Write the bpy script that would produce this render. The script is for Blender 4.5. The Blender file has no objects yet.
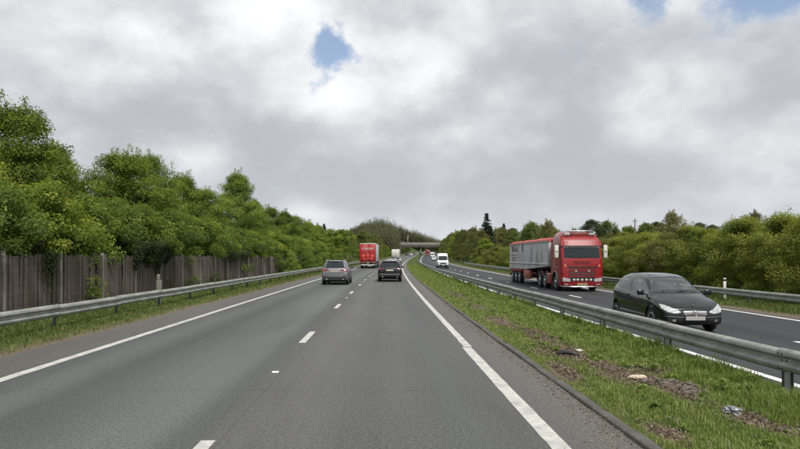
import bpy, bmesh, math, random
import numpy as np
from mathutils import Vector, Matrix
from mathutils.bvhtree import BVHTree

R_ = math.radians
sc = bpy.context.scene
col = sc.collection

# ------------------------------------------------------------------ camera
cam_d = bpy.data.cameras.new('camera')
cam = bpy.data.objects.new('camera', cam_d)
col.objects.link(cam)
cam.location = (0, 0, 1.85)
cam.rotation_euler = (R_(90), 0, 0)
cam_d.sensor_width = 36.0
cam_d.lens = 36.0 * 600 / 800
cam_d.shift_x = (400 - 380.6) / 800
cam_d.shift_y = (258.5 - 224.5) / 800
cam_d.clip_end = 9000
cam_d.clip_start = 0.05
sc.camera = cam

# ------------------------------------------------------------------ light
SUN_EL, SUN_AZ = 52.0, 160.0      # azimuth clockwise from +Y (view direction)
w = bpy.data.worlds.new('World')
sc.world = w
w.use_nodes = True
nt = w.node_tree
N, L = nt.nodes, nt.links
N.clear()


def nd(tree, t, **kw):
    n = tree.nodes.new(t)
    for k, v in kw.items():
        if k in n.inputs:
            n.inputs[k].default_value = v
        else:
            setattr(n, k, v)
    return n


def mth(tree, op, a, b=None, c=None, clamp=False):
    n = tree.nodes.new('ShaderNodeMath')
    n.operation = op
    n.use_clamp = clamp
    for i, v in enumerate((a, b, c)):
        if v is None:
            continue
        if isinstance(v, (int, float)):
            n.inputs[i].default_value = v
        else:
            tree.links.new(v, n.inputs[i])
    return n.outputs[0]


def ramp(tree, fac, stops, interp='EASE'):
    n = tree.nodes.new('ShaderNodeValToRGB')
    n.color_ramp.interpolation = interp
    e = n.color_ramp.elements
    while len(e) < len(stops):
        e.new(0.5)
    for k, (p, c) in enumerate(stops):
        e[k].position = p
        e[k].color = (c, c, c, 1) if isinstance(c, (int, float)) else (*c, 1)
    tree.links.new(fac, n.inputs[0])
    return n.outputs[0]


def mixc(tree, fac, a, b, mode='MIX'):
    n = tree.nodes.new('ShaderNodeMix')
    n.data_type = 'RGBA'
    n.blend_type = mode
    for s, v in ((n.inputs[0], fac), (n.inputs[6], a), (n.inputs[7], b)):
        if isinstance(v, (int, float)):
            s.default_value = v
        elif isinstance(v, tuple):
            s.default_value = (*v, 1) if len(v) == 3 else v
        else:
            tree.links.new(v, s)
    return n.outputs[2]


sky = nd(nt, 'ShaderNodeTexSky', sky_type='NISHITA')
sky.sun_disc = False
sky.sun_elevation = R_(SUN_EL)
sky.sun_rotation = R_(SUN_AZ)
sky.air_density = 1.0
sky.dust_density = 0.6
bg_sky = nd(nt, 'ShaderNodeBackground', Strength=0.12)
L.new(mixc(nt, 0.25, sky.outputs[0], (4.2, 4.6, 5.2)), bg_sky.inputs[0])
# cloud layer seen on a plane overhead: x/z, y/z of the view direction
tc = nd(nt, 'ShaderNodeTexCoord')
sep = nd(nt, 'ShaderNodeSeparateXYZ')
L.new(tc.outputs['Generated'], sep.inputs[0])
dz = mth(nt, 'MAXIMUM', sep.outputs[2], 0.0)
den = mth(nt, 'ADD', dz, 0.32)
px = mth(nt, 'DIVIDE', sep.outputs[0], den)
py = mth(nt, 'DIVIDE', sep.outputs[1], den)
comb = nd(nt, 'ShaderNodeCombineXYZ')
L.new(px, comb.inputs[0])
L.new(py, comb.inputs[1])


def cnoise(scale, detail, rough, loc, dist=0.0, sz=1.9):
    mp = nd(nt, 'ShaderNodeMapping')
    mp.inputs['Location'].default_value = loc
    mp.inputs['Scale'].default_value = (1, 1, sz)
    L.new(tc.outputs['Generated'], mp.inputs[0])
    n = nd(nt, 'ShaderNodeTexNoise', Scale=scale, Detail=detail, Roughness=rough, Distortion=dist)
    L.new(mp.outputs[0], n.inputs['Vector'])
    return n.outputs[0]


def cloud(dx, dz_):
    b_ = cnoise(2.4, 3, 0.5, (3.3 + dx, 1.9, 0.4 + dz_), 0.1, 2.0)
    m_ = cnoise(5.6, 8, 0.53, (7.1 + dx, 4.4, 2.1 + dz_), 0.1, 1.5)
    return mth(nt, 'ADD', mth(nt, 'MULTIPLY', b_, 0.45), mth(nt, 'MULTIPLY', m_, 0.55))


fine = cnoise(13.0, 8, 0.6, (1.7, 9.2, 0.3), 0.1, 1.4)
c0 = cloud(0.0, 0.0)
c1 = cloud(0.01, 0.06)
lit = mth(nt, 'SUBTRACT', c0, c1)        # >0 where the cloud thins out upwards: a lit top
dens = mth(nt, 'ADD', mth(nt, 'MULTIPLY', c0, 0.88), mth(nt, 'MULTIPLY', fine, 0.12))
dens = mth(nt, 'SUBTRACT', dens, mth(nt, 'MULTIPLY', lit, 1.0))
# the deck thickens towards the horizon, where its flat grey bases are seen, and shows lit tops overhead
dens = mth(nt, 'ADD', dens, ramp(nt, dz, [(0.0, 0.03), (0.06, 0.02), (0.12, 0.085), (0.20, 0.055), (0.29, -0.025), (0.40, -0.01), (1.0, 0.0)], 'EASE'))
shade = ramp(nt, dens, [(0.36, (0.86, 0.867, 0.875)), (0.45, (0.72, 0.73, 0.745)), (0.53, (0.55, 0.565, 0.59)), (0.63, (0.40, 0.418, 0.45))], 'B_SPLINE')
hz = ramp(nt, dz, [(0.0, 1.0), (0.09, 0.45), (0.18, 0.0)], 'LINEAR')
cl_col = mixc(nt, mth(nt, 'MULTIPLY', hz, 0.6), shade, (0.50, 0.525, 0.565))
# gaps of blue: where the cover is thin in a few openings, their edges torn by the noise
wob = nd(nt, 'ShaderNodeTexNoise', Scale=7.0, Detail=5.0, Roughness=0.6)
L.new(tc.outputs['Generated'], wob.inputs['Vector'])
wsub = nd(nt, 'ShaderNodeVectorMath', operation='SUBTRACT')
L.new(wob.outputs['Color'], wsub.inputs[0])
wsub.inputs[1].default_value = (0.5, 0.5, 0.5)
wscl = nd(nt, 'ShaderNodeVectorMath', operation='SCALE')
L.new(wsub.outputs[0], wscl.inputs[0])
wscl.inputs['Scale'].default_value = 0.20
nrm_ = nd(nt, 'ShaderNodeVectorMath', operation='NORMALIZE')
L.new(tc.outputs['Generated'], nrm_.inputs[0])
geo = nd(nt, 'ShaderNodeVectorMath', operation='ADD')
L.new(nrm_.outputs[0], geo.inputs[0])
L.new(wscl.outputs[0], geo.inputs[1])
gap = None
for (gx, gy, gz_, rad) in ((-0.095, 1, 0.350, 0.056), (0.42, 1, 0.50, 0.085), (0.66, 1, 0.485, 0.11), (0.9, 0.7, 0.6, 0.2), (-0.8, 0.3, 0.7, 0.16), (0.2, -0.9, 0.6, 0.2)):
    v = Vector((gx, gy, gz_)).normalized()
    dn = nd(nt, 'ShaderNodeVectorMath', operation='DISTANCE')
    L.new(geo.outputs[0], dn.inputs[0])
    dn.inputs[1].default_value = v
    g = mth(nt, 'SUBTRACT', 1.0, mth(nt, 'DIVIDE', dn.outputs[1], rad), clamp=True)
    gap = g if gap is None else mth(nt, 'MAXIMUM', gap, g)
cov = mth(nt, 'SUBTRACT', mth(nt, 'ADD', 0.62, mth(nt, 'MULTIPLY', mth(nt, 'SUBTRACT', fine, 0.5), 0.9)), mth(nt, 'MULTIPLY', gap, 1.15))
cov = ramp(nt, cov, [(0.0, 0.0), (0.54, 1.0)])
bg_cl = nd(nt, 'ShaderNodeBackground', Strength=1.0)
L.new(cl_col, bg_cl.inputs[0])
ms = nd(nt, 'ShaderNodeMixShader')
L.new(cov, ms.inputs[0])
L.new(bg_sky.outputs[0], ms.inputs[1])
L.new(bg_cl.outputs[0], ms.inputs[2])
wo = nd(nt, 'ShaderNodeOutputWorld')
L.new(ms.outputs[0], wo.inputs[0])

sun_d = bpy.data.lights.new('sun', 'SUN')
sun_d.energy = 3.0
sun_d.angle = R_(12)
sun_d.color = (1.0, 0.96, 0.90)
sun = bpy.data.objects.new('sun', sun_d)
col.objects.link(sun)
az, el = R_(SUN_AZ), R_(SUN_EL)
sdir = Vector((math.sin(az) * math.cos(el), math.cos(az) * math.cos(el), math.sin(el)))
sun.rotation_euler = (-sdir).to_track_quat('-Z', 'Y').to_euler()

sc.view_settings.view_transform = 'Standard'
sc.view_settings.look = 'None'
sc.view_settings.gamma = 1
sc.view_settings.exposure = 0.30
sc.view_settings.use_curve_mapping = False
sc.cycles.max_bounces = 6
sc.cycles.transparent_max_bounces = 8
sc.cycles.use_denoising = True


# ------------------------------------------------------------------ road line
def cx(s):
    if s <= 0:
        return 0.0
    if s <= 390:
        return 2e-4 * s * s - 1.5e-7 * s ** 3
    d = s - 390
    return 21.52 + 0.0876 * d + 3e-4 * d * d


def cxd(s):
    if s <= 0:
        return 0.0
    if s <= 390:
        return 4e-4 * s - 4.5e-7 * s * s
    return 0.0876 + 6e-4 * (s - 390)


def rz(s):
    if s <= 0:
        return 0.0
    if s <= 390:
        return 2.76e-5 * s * s
    if s <= 640:
        return 4.198 + 0.0215 * (s - 390)
    return 9.57


def rzd(s):
    return 0 if s <= 0 else (5.52e-5 * s if s <= 390 else (0.0215 if s <= 640 else 0))


def P(lat, s, z=0.0):
    return Vector((lat + cx(s), s, rz(s) + z))


def lerp(a, b, t):
    return a + (b - a) * t


def sstep(t):
    t = max(0.0, min(1.0, t))
    return t * t * (3 - 2 * t)


def interp(tab, x):
    return float(np.interp(x, [t[0] for t in tab], [t[1] for t in tab]))


PROFILE = [(-1500, -6), (-300, 0.5), (-60, 1.2), (-22, 0.7), (-14, 0.35), (-11, 0.16), (-8.4, 0.07), (-7.5, 0.035), (-7.15, 0.006), (-6.9, -0.02), (-6.8, -0.35),
           (2.5, -0.35), (6.2, -0.5), (13.8, -0.5), (13.9, -0.22), (14.1, -0.172), (14.6, -0.14), (16, -0.10), (18, 0.02), (25, 0.2), (60, 0.5), (300, 0.5), (1500, -8)]


def hill(lat, s):
    return 9.0 * sstep((-lat - 13.5) / 22) * sstep((s - 190) / 150) * (1 - sstep((-lat - 200) / 500))


def gz(lat, s):
    return rz(s) + interp(PROFILE, lat) + hill(lat, s)


def MZ(lat, s):      # median surface
    b = interp([(2.68, 0.035), (3.0, 0.06), (3.5, 0.075), (4.6, 0.05), (5.55, -0.02), (5.8, -0.10), (5.98, -0.19)], lat)
    return b + 0.03 * math.sin(1.7 * s + 3 * lat) * math.sin(0.83 * s - 2.1 * lat)


# ------------------------------------------------------------------ materials
MATS = {}


def new_mat(name):
    m = bpy.data.materials.new(name)
    m.use_nodes = True
    t = m.node_tree
    b = t.nodes['Principled BSDF']
    return m, t, b


def plain(name, c, rough=0.5, metal=0.0, coat=0.0, spec=0.5, var=0.0, vscale=6.0, bump=0.0, bscale=40.0, dirt=None, emit=None):
    if name in MATS:
        return MATS[name]
    m, t, b = new_mat(name)
    b.inputs['Roughness'].default_value = rough
    b.inputs['Metallic'].default_value = metal
    b.inputs['Coat Weight'].default_value = coat
    b.inputs['Coat Roughness'].default_value = 0.04
    b.inputs['Specular IOR Level'].default_value = spec
    tcn = t.nodes.new('ShaderNodeTexCoord')
    if var > 0:
        n = nd(t, 'ShaderNodeTexNoise', Scale=vscale, Detail=5.0, Roughness=0.6)
        t.links.new(tcn.outputs['Object'], n.inputs['Vector'])
        lo = tuple(max(0, x * (1 - var)) for x in c)
        hi = tuple(min(1, x * (1 + var)) for x in c)
        cc = mixc(t, ramp(t, n.outputs[0], [(0.3, 0.0), (0.7, 1.0)], 'LINEAR'), lo, hi)
        if dirt:
            n2 = nd(t, 'ShaderNodeTexNoise', Scale=vscale * 0.4, Detail=8.0, Roughness=0.7)
            t.links.new(tcn.outputs['Object'], n2.inputs['Vector'])
            cc = mixc(t, ramp(t, n2.outputs[0], [(0.48, 0.0), (0.68, 0.75)], 'LINEAR'), cc, dirt)
        t.links.new(cc, b.inputs['Base Color'])
    else:
        b.inputs['Base Color'].default_value = (*c, 1)
    if bump > 0:
        n3 = nd(t, 'ShaderNodeTexNoise', Scale=bscale, Detail=4.0)
        t.links.new(tcn.outputs['Object'], n3.inputs['Vector'])
        bp = nd(t, 'ShaderNodeBump', Strength=bump, Distance=0.02)
        t.links.new(n3.outputs[0], bp.inputs['Height'])
        t.links.new(bp.outputs[0], b.inputs['Normal'])
    if emit:
        b.inputs['Emission Color'].default_value = (*emit[0], 1)
        b.inputs['Emission Strength'].default_value = emit[1]
    MATS[name] = m
    return m


def asphalt(name, kind):
    m, t, b = new_mat(name)
    uv = nd(t, 'ShaderNodeUVMap')
    uv.uv_map = 'UVMap'
    sp = nd(t, 'ShaderNodeSeparateXYZ')
    t.links.new(uv.outputs[0], sp.inputs[0])
    tcn = nd(t, 'ShaderNodeTexCoord')

    def noise(scale, detail, rough, scl=(1, 1, 1), src=uv.outputs[0]):
        mp = nd(t, 'ShaderNodeMapping')
        mp.inputs['Scale'].default_value = scl
        t.links.new(src, mp.inputs[0])
        n = nd(t, 'ShaderNodeTexNoise', Scale=scale, Detail=detail, Roughness=rough)
        t.links.new(mp.outputs[0], n.inputs['Vector'])
        return n.outputs[0]
    lat = sp.outputs[0]
    blot = noise(0.35, 6, 0.6, (1, 0.25, 1))
    streak = noise(1.6, 5, 0.55, (1, 0.02, 1))
    grit = noise(30, 5, 0.85)
    grit2 = noise(11, 5, 0.8)
    lat_w = mth(t, 'ADD', lat, mth(t, 'MULTIPLY', mth(t, 'SUBTRACT', noise(0.8, 4, 0.5, (0.3, 0.25, 1)), 0.5), 0.5))
    if kind == 'near':
        # lane colour across the carriageway: older warm grey right lane, greener left lane, brown dusty strips at both edges
        lo, hi = -7.2, 2.7
        st = [(-7.2, (0.106, 0.100, 0.090)), (-6.05, (0.103, 0.098, 0.091)), (-5.75, (0.080, 0.083, 0.079)), (-5.0, (0.096, 0.102, 0.097)), (-4.2, (0.077, 0.080, 0.076)),
              (-3.2, (0.098, 0.103, 0.098)), (-2.5, (0.110, 0.115, 0.109)), (-1.95, (0.084, 0.087, 0.082)), (-1.68, (0.094, 0.094, 0.086)), (-1.0, (0.107, 0.107, 0.098)), (-0.3, (0.094, 0.095, 0.089)),
              (0.3, (0.099, 0.100, 0.094)), (0.9, (0.090, 0.093, 0.089)), (1.6, (0.094, 0.095, 0.090)), (1.85, (0.108, 0.104, 0.096)), (2.7, (0.122, 0.114, 0.101))]
    else:
        lo, hi = 6.0, 14.2
        st = [(6.0, (0.075, 0.072, 0.07)), (6.4, (0.040, 0.040, 0.043)), (7.4, (0.045, 0.046, 0.050)), (8.3, (0.036, 0.037, 0.041)), (9.2, (0.044, 0.045, 0.049)), (10.05, (0.034, 0.034, 0.037)),
              (11.0, (0.044, 0.045, 0.048)), (11.9, (0.038, 0.039, 0.042)), (12.7, (0.046, 0.046, 0.049)), (13.4, (0.040, 0.040, 0.042)), (13.75, (0.062, 0.058, 0.054)), (14.2, (0.11, 0.096, 0.082))]
    mu = [sum(c[i] for _, c in st) / len(st) for i in range(3)]
    st = [(p, tuple((mu[i] + (c[i] - mu[i]) * 1.35) * 0.90 for i in range(3))) for p, c in st]
    x01 = mth(t, 'DIVIDE', mth(t, 'SUBTRACT', lat_w, lo), hi - lo)
    base = ramp(t, x01, [((p - lo) / (hi - lo), c) for p, c in st], 'EASE')
    base = mixc(t, 0.55, base, mixc(t, ramp(t, blot, [(0.3, 0.0), (0.7, 1.0)], 'LINEAR'), (0.32, 0.32, 0.31), (0.72, 0.71, 0.69)), 'OVERLAY') if False else base
    k = mth(t, 'ADD', mth(t, 'MULTIPLY', blot, 0.40), mth(t, 'ADD', mth(t, 'MULTIPLY', streak, 0.25), mth(t, 'MULTIPLY', grit2, 0.35)))
    k = mth(t, 'ADD', 0.2, mth(t, 'MULTIPLY', k, 1.6))
    g = mth(t, 'MAXIMUM', mth(t, 'ADD', -0.9, mth(t, 'MULTIPLY', grit, 3.8)), 0.15)
    k = mth(t, 'MULTIPLY', k, g)
    kc = nd(t, 'ShaderNodeCombineColor')
    for i in range(3):
        t.links.new(k, kc.inputs[i])
    base = mixc(t, 1.0, base, kc.outputs[0], 'MULTIPLY')
    # longitudinal construction joint and faint transverse cracks
    if kind == 'near':
        jl = mth(t, 'ABSOLUTE', mth(t, 'SUBTRACT', mth(t, 'ADD', lat, mth(t, 'MULTIPLY', noise(1.0, 5, 0.6, (0.2, 1, 1)), 0.07)), -1.60))
        jm = ramp(t, jl, [(0.0, 0.35), (0.02, 0.0)], 'LINEAR')
        base = mixc(t, jm, base, (0.03, 0.03, 0.03))
        wv = mth(t, 'ADD', sp.outputs[1], mth(t, 'MULTIPLY', noise(1.2, 6, 0.65), 0.7))
        md = mth(t, 'ABSOLUTE', mth(t, 'SUBTRACT', mth(t, 'MODULO', mth(t, 'ADD', wv, 200.15), 6.3), 1.0))
        cr = ramp(t, md, [(0.0, 0.85), (0.018, 0.0)], 'LINEAR')
        cr = mth(t, 'MULTIPLY', cr, ramp(t, noise(0.9, 3, 0.5), [(0.40, 0.0), (0.50, 1.0)], 'LINEAR'))
        base = mixc(t, cr, base, (0.025, 0.025, 0.025))
        # dust and debris against the kerb
        dm = ramp(t, mth(t, 'ADD', mth(t, 'MULTIPLY', noise(2.2, 8, 0.7, (1, 0.35, 1)), 0.5), mth(t, 'MULTIPLY', mth(t, 'SUBTRACT', lat, 1.9), 0.4)), [(0.38, 0.0), (0.62, 0.8)], 'LINEAR')
        base = mixc(t, dm, base, (0.120, 0.108, 0.092))
    # dark oil and rubber stains
    oil = ramp(t, noise(0.8, 7, 0.7, (1, 0.12, 1)), [(0.56, 0.0), (0.74, 0.5)], 'LINEAR')
    base = mixc(t, oil, base, (0.040, 0.040, 0.040))
    t.links.new(base, b.inputs['Base Color'])
    b.inputs['Roughness'].default_value = 0.72
    b.inputs['Specular IOR Level'].default_value = 0.38
    bp = nd(t, 'ShaderNodeBump', Strength=0.5, Distance=0.006)
    t.links.new(grit, bp.inputs['Height'])
    t.links.new(bp.outputs[0], b.inputs['Normal'])
    return m


def ground_mat(name, median=False):
    m, t, b = new_mat(name)
    uv = nd(t, 'ShaderNodeUVMap')
    uv.uv_map = 'UVMap'
    sp = nd(t, 'ShaderNodeSeparateXYZ')
    t.links.new(uv.outputs[0], sp.inputs[0])
    n1 = nd(t, 'ShaderNodeTexNoise', Scale=0.9, Detail=8.0, Roughness=0.65)
    n2 = nd(t, 'ShaderNodeTexNoise', Scale=14.0, Detail=6.0, Roughness=0.7)
    n3 = nd(t, 'ShaderNodeTexNoise', Scale=60.0, Detail=4.0, Roughness=0.7)
    for n in (n1, n2, n3):
        t.links.new(uv.outputs[0], n.inputs['Vector'])
    gr = mixc(t, n2.outputs[0], (0.022, 0.040, 0.010), (0.085, 0.120, 0.030))
    gr = mixc(t, ramp(t, n1.outputs[0], [(0.45, 0.0), (0.7, 0.6)], 'LINEAR'), gr, (0.12, 0.12, 0.045))
    so = mixc(t, ramp(t, n3.outputs[0], [(0.35, 0.0), (0.65, 1.0)], 'LINEAR'), (0.085, 0.063, 0.047), (0.23, 0.18, 0.135))
    if median:
        at = nd(t, 'ShaderNodeAttribute')
        at.attribute_name = 'dirt'
        f = mth(t, 'ADD', at.outputs['Fac'], mth(t, 'MULTIPLY', mth(t, 'SUBTRACT', n2.outputs[0], 0.5), 0.8))
        f = ramp(t, f, [(0.3, 0.0), (0.55, 1.0)], 'LINEAR')
    else:
        so = mixc(t, 0.5, so, (0.16, 0.135, 0.10))
        e1 = mth(t, 'ABSOLUTE', mth(t, 'ADD', sp.outputs[0], 7.05))
        e2 = mth(t, 'ABSOLUTE', mth(t, 'SUBTRACT', sp.outputs[0], 14.15))
        e = mth(t, 'MINIMUM', e1, e2)
        e = mth(t, 'SUBTRACT', e, mth(t, 'MULTIPLY', mth(t, 'SUBTRACT', n2.outputs[0], 0.45), 0.9))
        f = ramp(t, e, [(0.15, 1.0), (0.6, 0.0)], 'LINEAR')
    t.links.new(mixc(t, f, gr, so), b.inputs['Base Color'])
    b.inputs['Roughness'].default_value = 0.95
    b.inputs['Specular IOR Level'].default_value = 0.1
    bp = nd(t, 'ShaderNodeBump', Strength=0.8, Distance=0.05)
    t.links.new(n2.outputs[0], bp.inputs['Height'])
    t.links.new(bp.outputs[0], b.inputs['Normal'])
    return m


def leaf_mat(name, stops, trans=0.42, obj_var=0.5, rough=0.55):
    """stops: dark, mid, light leaf colours picked by the per-leaf tint"""
    m, t, b = new_mat(name)
    at = nd(t, 'ShaderNodeAttribute')
    at.attribute_name = 'tint'
    oi = nd(t, 'ShaderNodeObjectInfo')
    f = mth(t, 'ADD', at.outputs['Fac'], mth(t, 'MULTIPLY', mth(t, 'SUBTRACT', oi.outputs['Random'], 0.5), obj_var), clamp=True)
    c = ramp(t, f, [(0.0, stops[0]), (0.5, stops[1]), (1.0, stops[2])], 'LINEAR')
    t.links.new(c, b.inputs['Base Color'])
    b.inputs['Roughness'].default_value = rough
    b.inputs['Specular IOR Level'].default_value = 0.3
    tr = nd(t, 'ShaderNodeBsdfTranslucent')
    t.links.new(mixc(t, 1.0, c, (1.25, 1.3, 0.7), 'MULTIPLY'), tr.inputs[0])
    mx = nd(t, 'ShaderNodeMixShader')
    mx.inputs[0].default_value = trans
    t.links.new(b.outputs[0], mx.inputs[1])
    t.links.new(tr.outputs[0], mx.inputs[2])
    out = t.nodes['Material Output']
    t.links.new(mx.outputs[0], out.inputs[0])
    return m


M_ROAD = asphalt('asphalt_worn', 'near')
M_ROAD2 = asphalt('asphalt_dark', 'far')
M_GROUND = ground_mat('verge_grass_soil')
M_MEDIAN = ground_mat('median_soil', True)
M_PAINT = plain('road_paint', (0.50, 0.49, 0.45), 0.65, var=0.18, vscale=9, dirt=(0.25, 0.245, 0.23), bump=0.3, bscale=120)
M_PAINT2 = plain('road_paint_fresh', (0.80, 0.80, 0.80), 0.55, var=0.08, vscale=9, dirt=(0.5, 0.5, 0.49))
M_CONC = plain('concrete_kerb', (0.095, 0.088, 0.078), 0.95, var=0.4, vscale=5, dirt=(0.04, 0.04, 0.03), bump=0.5)
M_STEEL = plain('galvanised_steel', (0.31, 0.315, 0.295), 0.6, metal=0.25, var=0.22, vscale=3.5, dirt=(0.15, 0.15, 0.12), bump=0.08, bscale=6)
M_STEELP = plain('galvanised_post', (0.10, 0.105, 0.10), 0.6, metal=0.4, var=0.3, vscale=9)
M_BOLT = plain('bolt_steel', (0.07, 0.07, 0.065), 0.6, metal=0.4)
M_WOOD = [plain('fence_board_%d' % i, c, 0.9, var=0.35, vscale=5, dirt=(0.07, 0.068, 0.05), bump=0.4) for i, c in enumerate([(0.105, 0.084, 0.066), (0.130, 0.105, 0.084), (0.085, 0.068, 0.055), (0.150, 0.122, 0.098)])]
M_FPOST = plain('concrete_fence_post', (0.27, 0.25, 0.22), 0.9, var=0.25, vscale=5, dirt=(0.10, 0.10, 0.075))
M_BARK = plain('bark', (0.075, 0.06, 0.045), 0.95, var=0.4, vscale=8, bump=0.8, bscale=25)
M_TWIG = plain('bare_twig', (0.13, 0.105, 0.085), 0.95, var=0.3, vscale=3)
M_LEAF_A = leaf_mat('leaf_maple', [(0.076, 0.112, 0.018), (0.166, 0.22, 0.029), (0.3, 0.345, 0.058)])
M_LEAF_B = leaf_mat('leaf_hawthorn', [(0.064, 0.108, 0.022), (0.132, 0.202, 0.032), (0.247, 0.307, 0.06)])
M_LEAF_OLIVE = leaf_mat('leaf_budding', [(0.085, 0.089, 0.03), (0.154, 0.15, 0.05), (0.222, 0.207, 0.084)])
M_LEAF_R = leaf_mat('leaf_hedge', [(0.075, 0.104, 0.017), (0.157, 0.193, 0.03), (0.272, 0.296, 0.058)])
M_LEAF_FAR = leaf_mat('leaf_distant', [(0.064, 0.087, 0.023), (0.12, 0.148, 0.039), (0.182, 0.207, 0.063)])
M_LEAF_CON = leaf_mat('needle_conifer', [(0.012, 0.024, 0.014), (0.022, 0.040, 0.022), (0.035, 0.058, 0.030)], 0.1, 0.3)
M_LEAF_WOOD = leaf_mat('leaf_far_wood', [(0.071, 0.076, 0.039), (0.109, 0.113, 0.057), (0.154, 0.15, 0.079)], 0.2, 0.2)
M_IVY = leaf_mat('leaf_ivy', [(0.022, 0.036, 0.011), (0.042, 0.064, 0.018), (0.080, 0.105, 0.030)], 0.2, 0.3, 0.7)
M_GRASS = leaf_mat('grass_blade', [(0.068, 0.112, 0.020), (0.145, 0.215, 0.040), (0.275, 0.305, 0.105)], 0.35, 0.0)
M_GRASS_L = leaf_mat('grass_blade_verge', [(0.075, 0.095, 0.026), (0.125, 0.160, 0.040), (0.215, 0.225, 0.090)], 0.35, 0.0)
M_LITTER = leaf_mat('dead_leaf', [(0.065, 0.045, 0.032), (0.155, 0.115, 0.085), (0.30, 0.24, 0.18)], 0.1, 0.0)
M_GLASS = plain('tinted_glass', (0.010, 0.015, 0.016), 0.05, spec=0.55, coat=0.15)
M_GLASS_L = plain('clear_glass', (0.085, 0.098, 0.092), 0.05, spec=0.8, coat=0.6, var=0.45, vscale=1.6)
def see_through(name, tint, refl):
    m, tt, b = new_mat(name)
    tr = nd(tt, 'ShaderNodeBsdfTransparent')
    tr.inputs[0].default_value = (*tint, 1)
    gl_ = nd(tt, 'ShaderNodeBsdfGlossy')
    gl_.inputs['Roughness'].default_value = 0.03
    fr = nd(tt, 'ShaderNodeLayerWeight')
    mx = nd(tt, 'ShaderNodeMixShader')
    tt.links.new(mth(tt, 'ADD', mth(tt, 'MULTIPLY', mth(tt, 'POWER', fr.outputs['Facing'], 3.0), 0.55), refl, clamp=True), mx.inputs[0])
    tt.links.new(tr.outputs[0], mx.inputs[1])
    tt.links.new(gl_.outputs[0], mx.inputs[2])
    tt.links.new(mx.outputs[0], tt.nodes['Material Output'].inputs[0])
    return m


M_GLASS_T = see_through('car_glass', (0.85, 0.92, 0.88), 0.15)
M_SEAT = plain('seat_fabric', (0.07, 0.07, 0.075), 0.9)
M_DASH = plain('dashboard', (0.02, 0.02, 0.021), 0.8)
M_TYRE = plain('tyre_rubber', (0.018, 0.018, 0.019), 0.85, var=0.2)
M_BLACK = plain('black_plastic', (0.014, 0.014, 0.015), 0.55)
M_DARK = plain('underbody', (0.010, 0.010, 0.010), 0.9)
M_ALLOY = plain('alloy_silver', (0.50, 0.50, 0.51), 0.28, metal=0.85)
M_CHROME = plain('chrome', (0.50, 0.50, 0.51), 0.25, metal=1.0)
M_LAMP = plain('headlamp_lens', (0.42, 0.44, 0.44), 0.08, spec=0.6, coat=0.7, var=0.5, vscale=16)
M_RED_L = plain('tail_lamp', (0.16, 0.010, 0.012), 0.12, coat=1.0)
M_PLATE_W = plain('plate_white', (0.55, 0.55, 0.53), 0.5)
M_PLATE_Y = plain('plate_yellow', (0.30, 0.25, 0.15), 0.6)
M_BLACKPAINT = plain('black_paint', (0.005, 0.0055, 0.006), 0.18, coat=0.6, spec=0.4)
M_GREYPAINT = plain('silver_grey_paint', (0.155, 0.16, 0.175), 0.4, metal=0.25, coat=0.4)
M_DKPAINT = plain('dark_blue_black_paint', (0.006, 0.0065, 0.009), 0.3, coat=0.4, spec=0.25)
M_WHITE = plain('white_paint', (0.70, 0.71, 0.72), 0.35, coat=0.5, var=0.05)
M_SILVER = plain('silver_paint', (0.48, 0.49, 0.51), 0.3, metal=0.5, coat=0.6)
M_BLUEP = plain('dark_blue_paint', (0.02, 0.03, 0.06), 0.3, coat=0.8)
M_RED = plain('lorry_red', (0.25, 0.012, 0.016), 0.35, coat=0.35, var=0.12)
M_REDL = plain('trailer_red', (0.31, 0.018, 0.018), 0.5, var=0.1)
M_ORANGE = plain('trailer_orange_red', (0.48, 0.055, 0.035), 0.5, var=0.1)
M_TARP = plain('red_tarpaulin', (0.40, 0.075, 0.065), 0.75, var=0.18, vscale=2, bump=0.3, bscale=5)
M_TIPPER = plain('grey_tipper_alloy', (0.52, 0.525, 0.54), 0.5, metal=0.0, var=0.08, vscale=1.2, dirt=(0.22, 0.21, 0.20))
M_CREAM = plain('cream_panel', (0.58, 0.58, 0.52), 0.5, var=0.06)
M_CURTAIN = plain('pale_grey_curtain', (0.42, 0.43, 0.43), 0.6, var=0.1)
M_BRIDGE = plain('bridge_concrete', (0.22, 0.22, 0.20), 0.85, var=0.15, vscale=0.4, dirt=(0.2, 0.19, 0.17))
M_POST_W = plain('white_post_plastic', (0.62, 0.62, 0.59), 0.5, var=0.1)
M_MARKER = plain('weathered_marker', (0.16, 0.148, 0.12), 0.8, var=0.3, vscale=12)
M_STONE = plain('pale_rubble', (0.55, 0.46, 0.34), 0.85, var=0.2, vscale=20, bump=0.6)
M_FOIL = plain('crumpled_foil', (0.24, 0.25, 0.26), 0.45, metal=0.3, var=0.6, vscale=30)
M_RUBBLE = plain('grey_rubble', (0.15, 0.125, 0.10), 0.95, var=0.5, vscale=9, bump=0.8)
M_PAPER = plain('paper_litter', (0.62, 0.62, 0.60), 0.7, var=0.1)
M_POLE = plain('pole_timber', (0.10, 0.08, 0.065), 0.9, var=0.2)
M_GLOW = plain('roof_sign_panel', (0.13, 0.045, 0.03), 0.5, var=0.3, vscale=8)


# ------------------------------------------------------------------ object helpers
def tag(o, label=None, cat=None, group=None, kind=None):
    if label:
        o['label'] = label
    if cat:
        o['category'] = cat
    if group:
        o['group'] = group
    if kind:
        o['kind'] = kind
    return o


def empty(name, loc=(0, 0, 0), rot=(0, 0, 0)):
    o = bpy.data.objects.new(name, None)
    col.objects.link(o)
    o.location = loc
    o.rotation_euler = rot
    return o


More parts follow.
